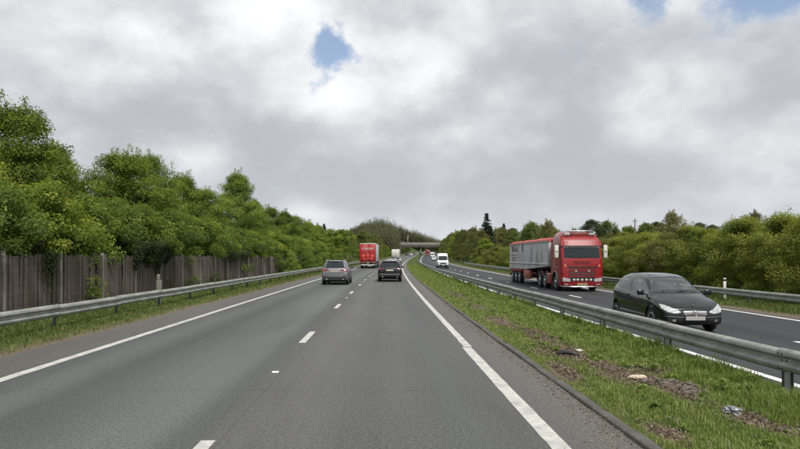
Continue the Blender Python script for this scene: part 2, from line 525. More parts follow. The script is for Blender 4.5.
def link(name, me, mat, parent=None):
    o = bpy.data.objects.new(name, me)
    col.objects.link(o)
    if mat is not None and not me.materials:
        me.materials.append(mat)
    if parent is not None:
        o.parent = parent
    return o


def np_mesh(name, V, F, smooth=False):
    V = np.asarray(V, dtype=np.float32)
    F = np.asarray(F, dtype=np.int32)
    me = bpy.data.meshes.new(name)
    me.vertices.add(len(V))
    me.vertices.foreach_set('co', V.ravel())
    k = F.shape[1]
    me.loops.add(F.size)
    me.loops.foreach_set('vertex_index', F.ravel())
    me.polygons.add(len(F))
    me.polygons.foreach_set('loop_start', np.arange(0, F.size, k, dtype=np.int32))
    if smooth:
        me.polygons.foreach_set('use_smooth', np.ones(len(F), dtype=bool))
    me.update(calc_edges=True)
    return me


def set_attr(me, name, vals, domain='FACE'):
    a = me.attributes.new(name, 'FLOAT', domain)
    a.data.foreach_set('value', np.asarray(vals, dtype=np.float32))


class MB:
    """collects shapes; build() links them as one mesh object"""

    def __init__(self):
        self.v, self.f, self.sm = [], [], []

    def add(self, vs, fs, smooth=False):
        o = len(self.v)
        self.v += [tuple(p) for p in vs]
        for f in fs:
            self.f.append([i + o for i in f])
            self.sm.append(smooth)
        return self

    def box(self, c, s, rot=None, taper=None):
        hx, hy, hz_ = s[0] / 2, s[1] / 2, s[2] / 2
        vs = []
        for z in (-1, 1):
            k = 1 if (z < 0 or not taper) else taper
            for (x, y) in ((-1, -1), (1, -1), (1, 1), (-1, 1)):
                p = Vector((x * hx * k, y * hy * k, z * hz_))
                if rot is not None:
                    p = rot @ p
                vs.append(p + Vector(c))
        return self.add(vs, [(3, 2, 1, 0), (4, 5, 6, 7), (0, 1, 5, 4), (1, 2, 6, 5), (2, 3, 7, 6), (3, 0, 4, 7)])

    def bevbox(self, c, s, b=0.02, seg=2):
        bm = bmesh.new()
        bmesh.ops.create_cube(bm, size=1)
        for v in bm.verts:
            v.co = Vector((v.co.x * s[0], v.co.y * s[1], v.co.z * s[2])) + Vector(c)
        bmesh.ops.bevel(bm, geom=bm.edges[:], offset=b, segments=seg, profile=0.5, affect='EDGES')
        bm.verts.index_update()
        self.add([v.co.copy() for v in bm.verts], [[v.index for v in f.verts] for f in bm.faces], True)
        bm.free()
        return self

    def tube(self, pts, r, n=6, smooth=True, cap=True):
        pts = [Vector(p) for p in pts]
        rs = r if isinstance(r, (list, tuple)) else [r] * len(pts)
        vs, fs = [], []
        ref = Vector((0, 0, 1))
        for i, p in enumerate(pts):
            d = (pts[min(i + 1, len(pts) - 1)] - pts[max(i - 1, 0)]).normalized()
            a = ref if abs(d.dot(ref)) < 0.95 else Vector((1, 0, 0))
            u = d.cross(a).normalized()
            v = d.cross(u)
            for k in range(n):
                t = 2 * math.pi * k / n
                vs.append(p + (u * math.cos(t) + v * math.sin(t)) * rs[i])
        for i in range(len(pts) - 1):
            for k in range(n):
                a, b = i * n + k, i * n + (k + 1) % n
                fs.append((a, b, b + n, a + n))
        if cap:
            fs.append(tuple(reversed(range(n))))
            fs.append(tuple(range((len(pts) - 1) * n, len(pts) * n)))
        return self.add(vs, fs, smooth)

    def lathe_x(self, prof, c=(0, 0, 0), n=28, smooth=True):
        """prof: (x, r) pairs revolved about the x axis"""
        vs, fs = [], []
        for (x, r) in prof:
            for k in range(n):
                t = 2 * math.pi * k / n
                vs.append((c[0] + x, c[1] + r * math.cos(t), c[2] + r * math.sin(t)))
        for i in range(len(prof) - 1):
            for k in range(n):
                a, b = i * n + k, i * n + (k + 1) % n
                fs.append((a, b, b + n, a + n))
        fs.append(tuple(reversed(range(n))))
        fs.append(tuple(range((len(prof) - 1) * n, len(prof) * n)))
        return self.add(vs, fs, smooth)

    def mesh(self, name):
        me = bpy.data.meshes.new(name)
        me.from_pydata(self.v, [], self.f)
        me.polygons.foreach_set('use_smooth', self.sm)
        me.update()
        return me

    def build(self, name, mat, parent=None, fix=True):
        me = self.mesh(name)
        if fix:
            bm = bmesh.new()
            bm.from_mesh(me)
            bmesh.ops.recalc_face_normals(bm, faces=bm.faces[:])
            bm.to_mesh(me)
            bm.free()
        return link(name, me, mat, parent)


def sharp(o, ang=35):
    me = o.data
    bm = bmesh.new()
    bm.from_mesh(me)
    for e in bm.edges:
        if len(e.link_faces) == 2 and e.calc_face_angle(0) > R_(ang):
            e.smooth = False
    bm.to_mesh(me)
    bm.free()


def strip(name, lats, ss, zf, mat, parent=None, kind=None):
    """sheet along the road: zf(lat, s) relative to road height; UV = (lat, s)"""
    V = [P(la, s, zf(la, s)) for s in ss for la in lats]
    n = len(lats)
    F = [(j * n + i, j * n + i + 1, (j + 1) * n + i + 1, (j + 1) * n + i) for j in range(len(ss) - 1) for i in range(n - 1)]
    me = np_mesh(name, [tuple(v) for v in V], F, True)
    uvl = me.uv_layers.new(name='UVMap')
    UV = np.array([(la, s) for s in ss for la in lats], dtype=np.float32)
    uvl.data.foreach_set('uv', UV[np.array(F).ravel()].ravel())
    o = link(name, me, mat, parent)
    if kind:
        o['kind'] = kind
    return o


def srange(a, b, near=1.5):
    out, s = [], a
    while s < b:
        out.append(s)
        s += near if s < 60 else (3 if s < 150 else 8)
    out.append(b)
    return out


rnd = random.Random(7)
rng = np.random.default_rng(11)

# ------------------------------------------------------------------ ground and roads
gl = sorted(set([-1500, -800, -450, -300, -200, -140, -100, -80, -60, -50, -42, -35, -30, -26, -22, -19, -16.5, -14, -12.5, -11, -9.5, -8.4, -7.9, -7.5, -7.3, -7.15, -6.9, -6.8,
                 -4, 0, 2.5, 4.4, 6.2, 10, 13.8, 13.9, 14.1, 14.3, 14.6, 15.2, 16, 17, 18, 20, 25, 32, 42, 60, 80, 120, 200, 300, 600, 1500]))
gs = [-300, -150, -60, -20] + srange(0, 660, 2.0) + [700, 780, 900, 1200, 1800, 2800, 4200]
ground = strip('ground', gl, gs, lambda la, s: interp(PROFILE, la) + hill(la, s), M_GROUND, kind='structure')
rs = [-60, -30, -10] + srange(0, 640, 1.5)
road = strip('carriageway', list(np.linspace(-7.1, 2.62, 14)), rs, lambda la, s: 0.0, M_ROAD, kind='structure')
road2 = strip('opposite_carriageway', list(np.linspace(5.85, 14.1, 12)), rs, lambda la, s: -0.18, M_ROAD2, kind='structure')


def ragged(name, lat, wd, s0, s1, z, mat, parent, seed=1):
    """painted line with slightly worn edges"""
    r = random.Random(seed)
    ss, s = [], s0
    while s < s1:
        ss.append(s)
        s += 0.25 if s < 20 else (1.0 if s < 50 else 4.0)
    ss.append(s1)
    V, F = [], []
    for s in ss:
        j = 0.006 if s < 30 else 0
        V.append(tuple(P(lat - wd / 2 + r.uniform(-j, j), s, z)))
        V.append(tuple(P(lat + wd / 2 + r.uniform(-j, j), s, z)))
    for i in range(len(ss) - 1):
        F.append((2 * i, 2 * i + 1, 2 * i + 3, 2 * i + 2))
    return link(name, np_mesh(name, V, F), mat, parent)


ragged('edge_line', -5.78, 0.19, -20, 620, 0.005, M_PAINT, road, 1)
ragged('edge_line', 1.75, 0.19, -20, 12.45, 0.005, M_PAINT, road, 2)
ragged('edge_line', 1.79, 0.17, 12.52, 620, 0.005, M_PAINT, road, 3)
ragged('edge_line', 6.62, 0.17, -20, 620, -0.175, M_PAINT2, road2, 4)
ragged('edge_line', 13.48, 0.17, -20, 620, -0.175, M_PAINT2, road2, 5)


def dash_me(mat):
    v = [(-0.075, 0, 0), (0.075, 0, 0), (0.075, 2, 0), (-0.075, 2, 0)]
    me = np_mesh('lane_dash', v, [(0, 1, 2, 3)])
    me.materials.append(mat)
    return me


d1, d2 = dash_me(M_PAINT), dash_me(M_PAINT2)
for k in range(0, 40):
    s = 4.08 + 9 * k
    o = link('lane_dash', d1, None, road)
    o.location = P(-1.75, s, 0.006)
    o.rotation_euler = (math.atan(rzd(s)), 0, -math.atan(cxd(s)))
for k in range(0, 36):
    s = 3.6 + 9 * k
    o = link('lane_dash', d2, None, road2)
    o.location = P(10.05, s, -0.174)
    o.rotation_euler = (math.atan(rzd(s)), 0, -math.atan(cxd(s)))
stud_b = MB().bevbox((0, 0, 0.006), (0.11, 0.09, 0.022), 0.008, 1).mesh('road_stud')
stud_b.materials.append(M_PAINT2)
for k in range(10):
    s = 9.7 + 18 * k
    o = link('road_stud', stud_b, None, road)
    o.location = P(-1.72, s, 0.004)
    o.rotation_euler = (0, 0, -math.atan(cxd(s)))

# median strip with soil, fine near the camera
DIRT = [(3.66, 9.8, 0.36, 1.9), (3.9, 7.9, 0.3, 0.8), (3.45, 11.2, 0.55, 1.6), (3.75, 8.9, 0.5, 0.9), (3.6, 13.5, 0.4, 1.6), (4.1, 8.4, 0.42, 0.5), (4.12, 6.7, 0.28, 0.45), (3.3, 17, 0.35, 2.4), (3.4, 22, 0.3, 3), (4.3, 9.6, 0.4, 0.5), (3.5, 29, 0.35, 4), (2.95, 6.2, 0.2, 0.5), (2.9, 9.5, 0.2, 0.9), (4.25, 6.3, 0.3, 0.3)]


def dirt(lat, s):
    d = 0.0
    for (a, b, ra, rb) in DIRT:
        q = ((lat - a) / ra) ** 2 + ((s - b) / rb) ** 2
        d = max(d, math.exp(-q * 1.1))
    return d


ml = list(np.linspace(2.68, 5.98, 30))
mss = list(np.arange(-8, 40, 0.14)) + srange(40, 620, 1.5)
med = strip('central_reservation', ml, mss, MZ, M_MEDIAN, kind='structure')
set_attr(med.data, 'dirt', [dirt(la, s) for s in mss for la in ml], 'POINT')

# kerb: separate stones near the camera, one strip beyond
kerb = empty('kerb')
tag(kerb, kind='structure')
kst = [MB().bevbox((0, 0, 0), (0.14, 0.905, 0.24), 0.022, 2).mesh('kerb_stone') for _ in range(1)]
kst[0].materials.append(M_CONC)
s = -1.0
for k in range(120):
    o = link('kerb_stone', kst[0], None, kerb)
    o.location = P(2.625 + rnd.uniform(-0.008, 0.008), s + 0.457, -0.072 + rnd.uniform(-0.014, 0.010))
    o.rotation_euler = (rnd.uniform(-0.006, 0.006), rnd.uniform(-0.03, 0.03), -math.atan(cxd(s)) + rnd.uniform(-0.006, 0.006))
    s += 0.915
fk = strip('kerb_run', [2.555, 2.56, 2.69, 2.70], srange(s, 620, 3), lambda la, ss: (0.045 if 2.557 < la < 2.695 else -0.1), M_CONC, kerb)

# ------------------------------------------------------------------ crash barriers
SP = 3.52
WB = [(0.0, -0.155), (0.045, -0.148), (0.078, -0.118), (0.082, -0.07), (0.022, -0.022), (0.022, 0.022), (0.082, 0.07), (0.078, 0.118), (0.045, 0.148), (0.0, 0.155)]


def beam_mesh(length):
    """corrugated beam along +Y, bulging to -X"""
    mb = MB()
    n = len(WB)
    prof = [(-d, z) for d, z in WB] + [(-d + 0.005, z) for d, z in reversed(WB)]
    vs = [(x, y, z) for y in (0, length) for (x, z) in prof]
    m_ = len(prof)
    fs = [(i, (i + 1) % m_, (i + 1) % m_ + m_, i + m_) for i in range(m_)]
    fs += [(i, i + 1, m_ - 2 - i, m_ - 1 - i) for i in range(n - 1)] + [(m_ + i, m_ + m_ - 1 - i, m_ + m_ - 2 - i, m_ + i + 1) for i in range(n - 1)]
    mb.add(vs, fs, True)
    o = mb.build('beam', M_STEEL)
    sharp(o, 50)
    me = o.data
    bpy.data.objects.remove(o)
    return me


BEAM = beam_mesh(SP + 0.16)
BOLT = MB().tube([(0, 0, 0), (-0.02, 0, 0)], 0.015, 6).mesh('bolt')
BOLT.materials.append(M_BOLT)
BOLT_AT = [(-0.074, y, z) for z in (-0.1, 0.1) for y in (0.04, 0.12)] + [(-0.018, y, 0) for y in (0.03, 0.13)]
pb = MB()
pb.box((0, 0, 0), (0.11, 0.006, 1.0))
pb.box((-0.052, 0.022, 0), (0.006, 0.05, 1.0))
pb.box((0.052, -0.022, 0), (0.006, 0.05, 1.0))
POST = pb.mesh('post')
POST.materials.append(M_STEELP)


def barrier(lat, s0, count, side, zc, ground_z, label, bolts=0):
    """side +1: beam faces -X side (towards smaller lat); -1: faces larger lat"""
    b = empty('crash_barrier', P(lat, s0, 0))
    tag(b, label, 'crash barrier', 'steel crash barriers along the road')
    inv = Vector(b.location)
    for k in range(count):
        s = s0 + k * SP
        a = P(lat, s, zc)
        e = P(lat, s + SP, zc)
        d = e - a
        o = link('beam', BEAM, None, b)
        yaw = math.atan2(-d.x, d.y) + 0.0022 * side + rnd.uniform(-0.0012, 0.0012)
        o.location = a - inv + Vector((0, -0.08, rnd.uniform(-0.008, 0.008)))
        o.rotation_euler = (math.atan2(d.z, d.y), 0, yaw)
        if side < 0:
            o.scale = (-1, 1, 1)
        if k < bolts:
            for q in BOLT_AT:
                c = link('bolt', BOLT, None, o)
                c.location = q
        p = link('post', POST, None, b)
        p.location = P(lat + 0.075 * side, s + 0.08, zc - 0.36 + rnd.uniform(-0.01, 0.01)) - inv
        p.rotation_euler = (rnd.uniform(-0.02, 0.02), rnd.uniform(-0.02, 0.02), -math.atan(cxd(s)))
    return b


barrier(5.58, 8.35 - 2 * SP - 0.08, 90, 1, 0.445, 0, 'grey corrugated steel barrier on posts along the grassy central reservation', 14)
barrier(-8.28, 15.2 - 3 * SP, 42, -1, 0.515, 0, 'grey corrugated steel barrier on the left verge in front of the timber fence', 14)
barrier(15.6, 15.0, 34, 1, 0.33, 0, 'grey corrugated steel barrier on the far right verge before the hedge', 6)

# ------------------------------------------------------------------ timber fence
fence = empty('timber_fence', (-11, 8.3, 0))
tag(fence, 'weathered close-boarded timber fence with pale concrete posts behind the left barrier', 'fence')
FO = Vector(fence.location)
BAY = 3.05
fpost = MB().box((0, 0, -0.08), (0.10, 0.09, 2.0)).box((0, 0, 0.935), (0.10, 0.09, 0.03), taper=0.5).mesh('post')
fpost.materials.append(M_FPOST)
bms = []
for i in range(4):
    me = MB().box((0, 0, 0.9), (0.022, 0.112, 1.8)).mesh('board')
    me.materials.append(M_WOOD[i])
    bms.append(me)
rail_me = MB().box((0, BAY / 2, 0), (0.05, BAY, 0.08)).mesh('arris_rail')
rail_me.materials.append(M_WOOD[2])
far_b = MB()
nb = 0
for k in range(46):
    s0 = 8.25 + k * BAY
    p = link('post', fpost, None, fence)
    p.location = Vector((-11 + cx(s0), s0, gz(-11, s0) + 0.93 + rnd.uniform(-0.03, 0.03))) - FO
    p.rotation_euler = (rnd.uniform(-0.02, 0.02), rnd.uniform(-0.02, 0.02), 0)
    hd = -math.atan(cxd(s0))
    if k < 14:
        for z in (0.35, 1.5):
            r = link('arris_rail', rail_me, None, fence)
            r.location = Vector((-11.05 + cx(s0), s0, gz(-11, s0) + z)) - FO
            r.rotation_euler = (0, 0, hd)
    for j in range(23):
        s = s0 + 0.115 + j * 0.128
        if k < 13:
            o = link('board', bms[rnd.choice((0, 0, 1, 1, 2, 3))], None, fence)
            o.location = Vector((-10.985 + cx(s) + (0.022 if j % 2 else 0.0) + rnd.uniform(-0.004, 0.004), s, gz(-11, s) + rnd.uniform(-0.05, 0.02))) - FO
            o.rotation_euler = (rnd.gauss(0, 0.008), rnd.gauss(0, 0.008), hd + rnd.gauss(0, 0.03))
            o.scale = (1, rnd.uniform(0.88, 1.02), rnd.uniform(0.97, 1.03))
        else:
            far_b.box(Vector((-10.985 + cx(s) + (0.022 if j % 2 else 0.0), s, gz(-11, s) + 0.9 + rnd.uniform(-0.03, 0.03))) - FO, (0.022, 0.112, 1.8))
o = far_b.build('distant_boards', M_WOOD[1], fence)
o['kind'] = 'stuff'


# ------------------------------------------------------------------ vegetation
def leaf_mesh(name, pos, nrm, size, tint, aspect=0.6, fold=0.18):
    """kite-shaped folded leaves, two triangles each"""
    n = len(pos)
    nrm = nrm / np.linalg.norm(nrm, axis=1, keepdims=True)
    a = rng.normal(size=(n, 3))
    u = np.cross(nrm, a)
    u /= np.linalg.norm(u, axis=1, keepdims=True) + 1e-9
    v = np.cross(nrm, u)
    sz = size[:, None]
    base = pos - u * sz * 0.5
    tip = pos + u * sz * 0.5
    l = pos + v * sz * 0.5 * aspect + nrm * sz * fold
    r = pos - v * sz * 0.5 * aspect + nrm * sz * fold
    V = np.stack([base, r, tip, l], 1).reshape(-1, 3)
    i = np.arange(n) * 4
    F = np.concatenate([np.stack([i, i + 1, i + 2], 1), np.stack([i, i + 2, i + 3], 1)])
    me = np_mesh(name, V, F)
    set_attr(me, 'tint', np.concatenate([tint, tint]))
    return me


def crown_points(H, R, base, nleaf, leaf, nclump, shoots, prof='round', clump_r=(0.55, 1.05), lobe=0.22):
    cs, cr = [], []
    ph = rng.uniform(0, 6.28, 4)
    while len(cs) < nclump:
        t = rng.uniform(0.0, 1.0) ** 0.9
        z = base + t * (H - base)
        if prof == 'round':
            rr = R * (math.sin(math.pi * (0.16 + 0.84 * t) ** 0.8)) ** 0.6 if t < 0.99 else 0.1
            rr = max(rr, 0.12 * R)
        elif prof == 'bush':
            rr = R * max(0.15, (1 - t ** 2.6)) ** 0.55 * (0.9 + 0.1 * min(1, t * 4))
        else:
            rr = R * max(0.03, (1 - t)) ** 0.85
        th = rng.uniform(0, 6.283)
        rr *= 1 + lobe * math.sin(2 * th + ph[0] + 2 * t) + lobe * 0.7 * math.sin(3 * th + ph[1] - 3 * t)
        k = rng.uniform(0.55, 1.0) if rng.random() < 0.75 else rng.uniform(0.1, 0.6)
        cs.append((rr * k * math.cos(th), rr * k * math.sin(th), z))
        cr.append(rng.uniform(*clump_r) * (1 if prof != 'cone' else 0.5 + 0.8 * (1 - t)))
    cs, cr = np.array(cs), np.array(cr)
    wgt = cr ** 2
    idx = rng.choice(len(cs), nleaf, p=wgt / wgt.sum())
    d = rng.normal(size=(nleaf, 3))
    d /= np.linalg.norm(d, axis=1, keepdims=True)
    rad = cr[idx] * rng.uniform(0.25, 1.0, nleaf) ** 0.6
    off = d * rad[:, None]
    off[:, 2] *= 0.62
    pos = cs[idx] + off
    ctint = rng.normal(0.5, 0.21, len(cs))
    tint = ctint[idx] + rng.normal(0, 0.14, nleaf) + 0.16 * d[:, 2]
    out = pos - np.array([0, 0, (H + base) * 0.45])
    out /= np.linalg.norm(out, axis=1, keepdims=True) + 1e-9
    nrm = out * 0.35 + d * 0.45 + np.array([0, 0, 0.55]) + rng.normal(0, 0.45, (nleaf, 3))
    size = leaf * rng.uniform(0.5, 1.55, nleaf)
    # upright leading shoots
    stems = []
    if shoots:
        top = np.argsort(cs[:, 2] + 0.25 * np.linalg.norm(cs[:, :2], axis=1))[-max(shoots, int(nclump * 0.45)):]
        for q in rng.choice(top, shoots):
            c = cs[q]
            ln = rng.uniform(0.5, 1.15) * min(1.0, H / 5.5)
            dr = np.array([c[0] * 0.25 / max(R, 1), c[1] * 0.25 / max(R, 1), 1.0]) + rng.normal(0, 0.35, 3) * np.array([1, 1, 0.2])
            dr /= np.linalg.norm(dr)
            m = int(75 * ln * (0.1 / leaf) ** 0.5)
            tt = rng.uniform(0.1, 1.0, m)
            sd = rng.normal(0, 1, (m, 3)) * (0.05 + 0.17 * (1 - tt))[:, None]
            p = c + dr * (tt * ln)[:, None] + sd
            pos = np.concatenate([pos, p])
            nrm = np.concatenate([nrm, rng.normal(0, 0.8, (m, 3)) + np.array([0, 0, 0.5])])
            size = np.concatenate([size, leaf * rng.uniform(0.6, 1.1, m)])
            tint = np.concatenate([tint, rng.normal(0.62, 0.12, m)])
            stems.append((c, c + dr * ln))
    return pos, nrm, size, np.clip(tint, 0, 1), cs, stems


def trunk_mesh(H, R, base, cs, stems, r0, limbs=9, multi=1):
    mb = MB()
    roots = [(0.0, 0.0)] if multi == 1 else [(rng.uniform(-0.35, 0.35), rng.uniform(-0.35, 0.35)) for _ in range(multi)]
    for (bx, by) in roots:
        lx, ly = bx + rng.uniform(-0.4, 0.4), by + rng.uniform(-0.4, 0.4)
        th = H * 0.72
        pts = [Vector((lerp(bx, lx, t) + 0.1 * math.sin(5 * t + bx), lerp(by, ly, t) + 0.1 * math.sin(4 * t), -0.15 + t * th)) for t in np.linspace(0, 1, 7)]
        rr = r0 / multi ** 0.5
        mb.tube(pts, [rr * (1.25 if i == 0 else 1 - 0.13 * i) for i in range(7)], 7)
        for q in rng.choice(len(cs), limbs):
            c = Vector(cs[q])
            st = pts[int(rng.integers(2, 6))]
            if c.z < st.z:
                st = pts[1] if c.z < pts[2].z else pts[2]
            mid_ = st.lerp(c, 0.5) + Vector((0, 0, 0.25))
            mb.tube([st, mid_, c], [rr * 0.42, rr * 0.26, rr * 0.08], 5)
    for a, b in stems:
        mb.tube([a, b], [0.018, 0.005], 3)
    return mb.mesh('trunk')


PROTO = {}


def proto(key, H, R, base, nleaf, leaf, nclump, shoots, mat, r0=0.16, prof='round', multi=1, limbs=9, clump_r=(0.55, 1.05), aspect=0.62, bark=None, lobe=0.22):
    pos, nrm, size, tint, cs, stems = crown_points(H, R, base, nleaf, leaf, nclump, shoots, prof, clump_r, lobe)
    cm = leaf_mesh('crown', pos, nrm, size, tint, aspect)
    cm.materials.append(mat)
    tm = trunk_mesh(H, R, base, cs, stems, r0, limbs, multi)
    tm.materials.append(bark or M_BARK)
    PROTO[key] = (cm, tm, H)


def plant(key, name, lat, s, h, label, cat='tree', group=None, rot=None, wide=1.0, absx=False, zoff=0.0):
    cm, tm, H = PROTO[key]
    x = lat if absx else lat + cx(s)
    la = lat - cx(s) if absx else lat
    o = empty(name, (x, s, gz(la, s) - 0.05 + zoff), (0, 0, rnd.uniform(0, 6.28) if rot is None else rot))
    k = h / H
    o.scale = (k * wide, k * wide, k)
    tag(o, label, cat, group)
    link('trunk', tm, None, o)
    link('crown', cm, None, o)
    return o


# prototypes
proto('treeA', 8.0, 3.1, 0.9, 62000, 0.098, 230, 60, M_LEAF_A, clump_r=(0.35, 0.85))
proto('treeB', 8.5, 3.4, 0.8, 62000, 0.094, 250, 44, M_LEAF_B, r0=0.2, clump_r=(0.35, 0.85))
proto('treeC', 7.8, 2.9, 1.0, 56000, 0.096, 200, 64, M_LEAF_A, clump_r=(0.35, 0.8))
proto('treeD', 9.0, 3.0, 1.0, 56000, 0.10, 210, 40, M_LEAF_B, clump_r=(0.35, 0.85))
proto('shrubA', 3.6, 2.3, 0.15, 32000, 0.072, 150, 14, M_LEAF_R, r0=0.09, prof='bush', clump_r=(0.25, 0.6))
proto('shrubB', 3.2, 2.5, 0.15, 30000, 0.070, 140, 10, M_LEAF_R, r0=0.08, prof='bush', clump_r=(0.25, 0.6))
proto('shrubC', 2.9, 1.9, 0.1, 18000, 0.075, 100, 10, M_LEAF_OLIVE, r0=0.07, prof='bush', clump_r=(0.25, 0.55))
proto('under', 3.4, 2.1, 0.05, 22000, 0.085, 110, 8, M_LEAF_B, r0=0.07, prof='bush', clump_r=(0.3, 0.65))
proto('midA', 9.5, 4.0, 0.6, 14000, 0.22, 170, 24, M_LEAF_FAR, r0=0.22, clump_r=(0.5, 1.2))
proto('midB', 9.0, 3.6, 0.6, 13000, 0.22, 150, 26, M_LEAF_A, r0=0.2, clump_r=(0.5, 1.1))
proto('midO', 9.5, 3.9, 0.8, 10000, 0.20, 150, 30, M_LEAF_OLIVE, r0=0.2, clump_r=(0.5, 1.1))
proto('dark', 9.5, 4.2, 0.5, 11000, 0.26, 120, 8, M_IVY, r0=0.22, clump_r=(0.6, 1.3))
proto('conifer', 13, 3.0, 1.5, 12000, 0.28, 190, 0, M_LEAF_CON, r0=0.25, prof='cone', clump_r=(0.5, 0.8), lobe=0.08)
proto('spruce', 12, 2.4, 1.5, 7000, 0.28, 100, 0, M_LEAF_CON, r0=0.2, prof='cone', clump_r=(0.4, 0.7), lobe=0.12)


proto('over', 4.0, 1.85, 1.8, 15000, 0.088, 70, 6, M_LEAF_B, r0=0.07, prof='bush', clump_r=(0.3, 0.62))
proto('overA', 4.4, 1.9, 2.0, 16000, 0.088, 75, 6, M_LEAF_A, r0=0.07, prof='bush', clump_r=(0.3, 0.62))


def bare_proto(key, H):
    mb = MB()

    def grow(p, d, ln, r, lev):
        mid_ = p + d * ln * 0.5 + Vector((rnd.gauss(0, 0.04), rnd.gauss(0, 0.04), 0)) * ln
        e = p + d * ln + Vector((0, 0, 0.05 * ln))
        mb.tube([p, mid_, e], [r, r * 0.85, r * 0.65], 5 if lev < 2 else 3, cap=False)
        if lev >= 5:
            return
        for _ in range(3 if lev < 4 else 4):
            nd_ = (d + Vector((rnd.gauss(0, 0.42), rnd.gauss(0, 0.42), rnd.gauss(0.12, 0.25)))).normalized()
            grow(p.lerp(e, rnd.uniform(0.55, 1.0)), nd_, ln * rnd.uniform(0.58, 0.82), r * 0.6, lev + 1)
    grow(Vector((0, 0, -0.1)), Vector((0.03, 0, 1)), H * 0.3, H * 0.022, 0)
    tm = mb.mesh('branches')
    tm.materials.append(M_TWIG)
    return tm


BARE = [bare_proto('bare', 9.0), bare_proto('bare2', 9.0)]
ORD = ['first', 'second', 'third', 'fourth', 'fifth', 'sixth', 'seventh', 'eighth', 'ninth', 'tenth', 'eleventh', 'twelfth', 'thirteenth', 'fourteenth', 'fifteenth', 'sixteenth', 'seventeenth', 'eighteenth', 'nineteenth', 'twentieth', 'twenty-first', 'twenty-second', 'twenty-third', 'twenty-fourth', 'twenty-fifth', 'twenty-sixth', 'twenty-seventh', 'twenty-eighth', 'twenty-ninth', 'thirtieth']

# row of trees behind the fence, from the left frame edge towards the distance
ROW = [('treeC', -14.4, 19.0, 7.2, 0.3), ('treeA', -14.2, 23.2, 7.2, 1.0), ('treeD', -15.0, 27.2, 6.2, 2.2), ('treeA', -14.0, 31.8, 6.9, 3.6), ('treeB', -14.6, 36.6, 7.6, 0.9), ('treeC', -14.0, 41.5, 6.9, 4.4),
       ('treeB', -14.2, 47.5, 6.8, 2.7), ('treeD', -13.8, 55.5, 8.9, 5.0), ('treeB', -14.0, 62.5, 7.2, 1.5), ('treeA', -14.0, 71.0, 7.2, 5.6), ('treeD', -13.9, 80.0, 7.3, 0.2), ('treeB', -14.2, 90.0, 7.5, 3.0),
       ('treeA', -14.0, 101.0, 7.2, 2.0), ('treeD', -14.2, 113.0, 7.2, 4.0)]
for i, (k, la, s, h, r) in enumerate(ROW):
    tone = 'yellow-green' if k in ('treeA', 'treeC') else 'darker green'
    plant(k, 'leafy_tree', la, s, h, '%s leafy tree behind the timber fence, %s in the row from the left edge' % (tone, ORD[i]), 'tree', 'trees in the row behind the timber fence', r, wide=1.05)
for i in range(15):
    s = 18 + i * 7.2 + rnd.uniform(-1, 1)
    plant(rnd.choice(('treeB', 'treeD')), 'background_tree', -20.5 + rnd.uniform(-1, 1), s, rnd.uniform(6.2, 7.2), 'green tree in the second row behind the left roadside trees, %s from the camera' % ORD[i], 'tree', 'second row of trees left of the road')
for i in range(21):
    s = 14.5 + i * 4.6 + rnd.uniform(-0.8, 0.8)
    plant('under', 'undergrowth_shrub', -13.0 + rnd.uniform(-0.2, 0.2), s, rnd.uniform(3.0, 4.2), 'dark green shrub under the trees just behind the timber fence, %s from the left' % ORD[i], 'shrub', 'undergrowth shrubs behind the fence')

for i in range(14):
    s = 60 + i * 5.2 + rnd.uniform(-1, 1)
    plant('under', 'fence_bush', -10.3 + rnd.uniform(-0.2, 0.2), s, rnd.uniform(1.7, 2.6), 'low green bush growing in front of the far fence, %s from the camera' % ORD[i], 'bush', 'bushes in front of the far fence', wide=0.8)
for i in range(30):
    s = 13.5 + i * 2.6 + rnd.uniform(-0.7, 0.7)
    plant('over' if i % 3 else 'overA', 'overhanging_shrub', -12.0 + rnd.uniform(-0.35, 0.25), s, rnd.uniform(3.8, 4.3), 'green shrub leaning over the fence top, %s counted from the left edge' % ORD[i], 'shrub', 'shrubs leaning over the fence')


# ivy over the fence
def ivy(name, s0, s1, z0, z1, n, label, lat=-10.9, deep=0.25, leaf=0.1):
    pos = np.zeros((n, 3))
    u = rng.uniform(0, 1, n)
    t = rng.uniform(0, 1, n) ** 0.7
    wob = 0.5 + 0.5 * np.sin(u * 17 + s0) * np.sin(u * 7.3)
    s = s0 + u * (s1 - s0)
    pos[:, 0] = lat + rng.uniform(0.0, deep, n) * t + np.array([cx(q) for q in s])
    pos[:, 1] = s
    pos[:, 2] = z1 - (1 - t) * (z1 - z0) * (0.35 + 0.65 * wob)
    nrm = np.array([1.0, -0.25, 0.35]) + rng.normal(0, 0.5, (n, 3))
    me = leaf_mesh(name, pos - np.array([lat, s0, 0]), nrm, leaf * rng.uniform(0.6, 1.3, n), np.clip(rng.normal(0.5, 0.25, n), 0, 1), 0.85)
    o = link(name, me, M_IVY)
    o.location = (lat, s0, 0)
    tag(o, label, 'ivy')
    return o


ivy('ivy', 19.2, 19.9, 0.5, 2.1, 520, 'narrow strip of ivy climbing the fence beside the second pale post', leaf=0.075)
ivy('ivy', 14.5, 17.2, 1.65, 2.2, 500, 'thin ivy fringe hanging over the fence top at the left edge', deep=0.3, leaf=0.075)
ivy('ivy', 26.0, 30.6, 1.0, 2.6, 6000, 'dense dark ivy mass drooping over the fence above the marker post', deep=0.7, leaf=0.085)
ivy('ivy', 40, 47, 1.35, 2.4, 2600, 'ragged ivy drooping over the farther fence top', deep=0.5, leaf=0.085)

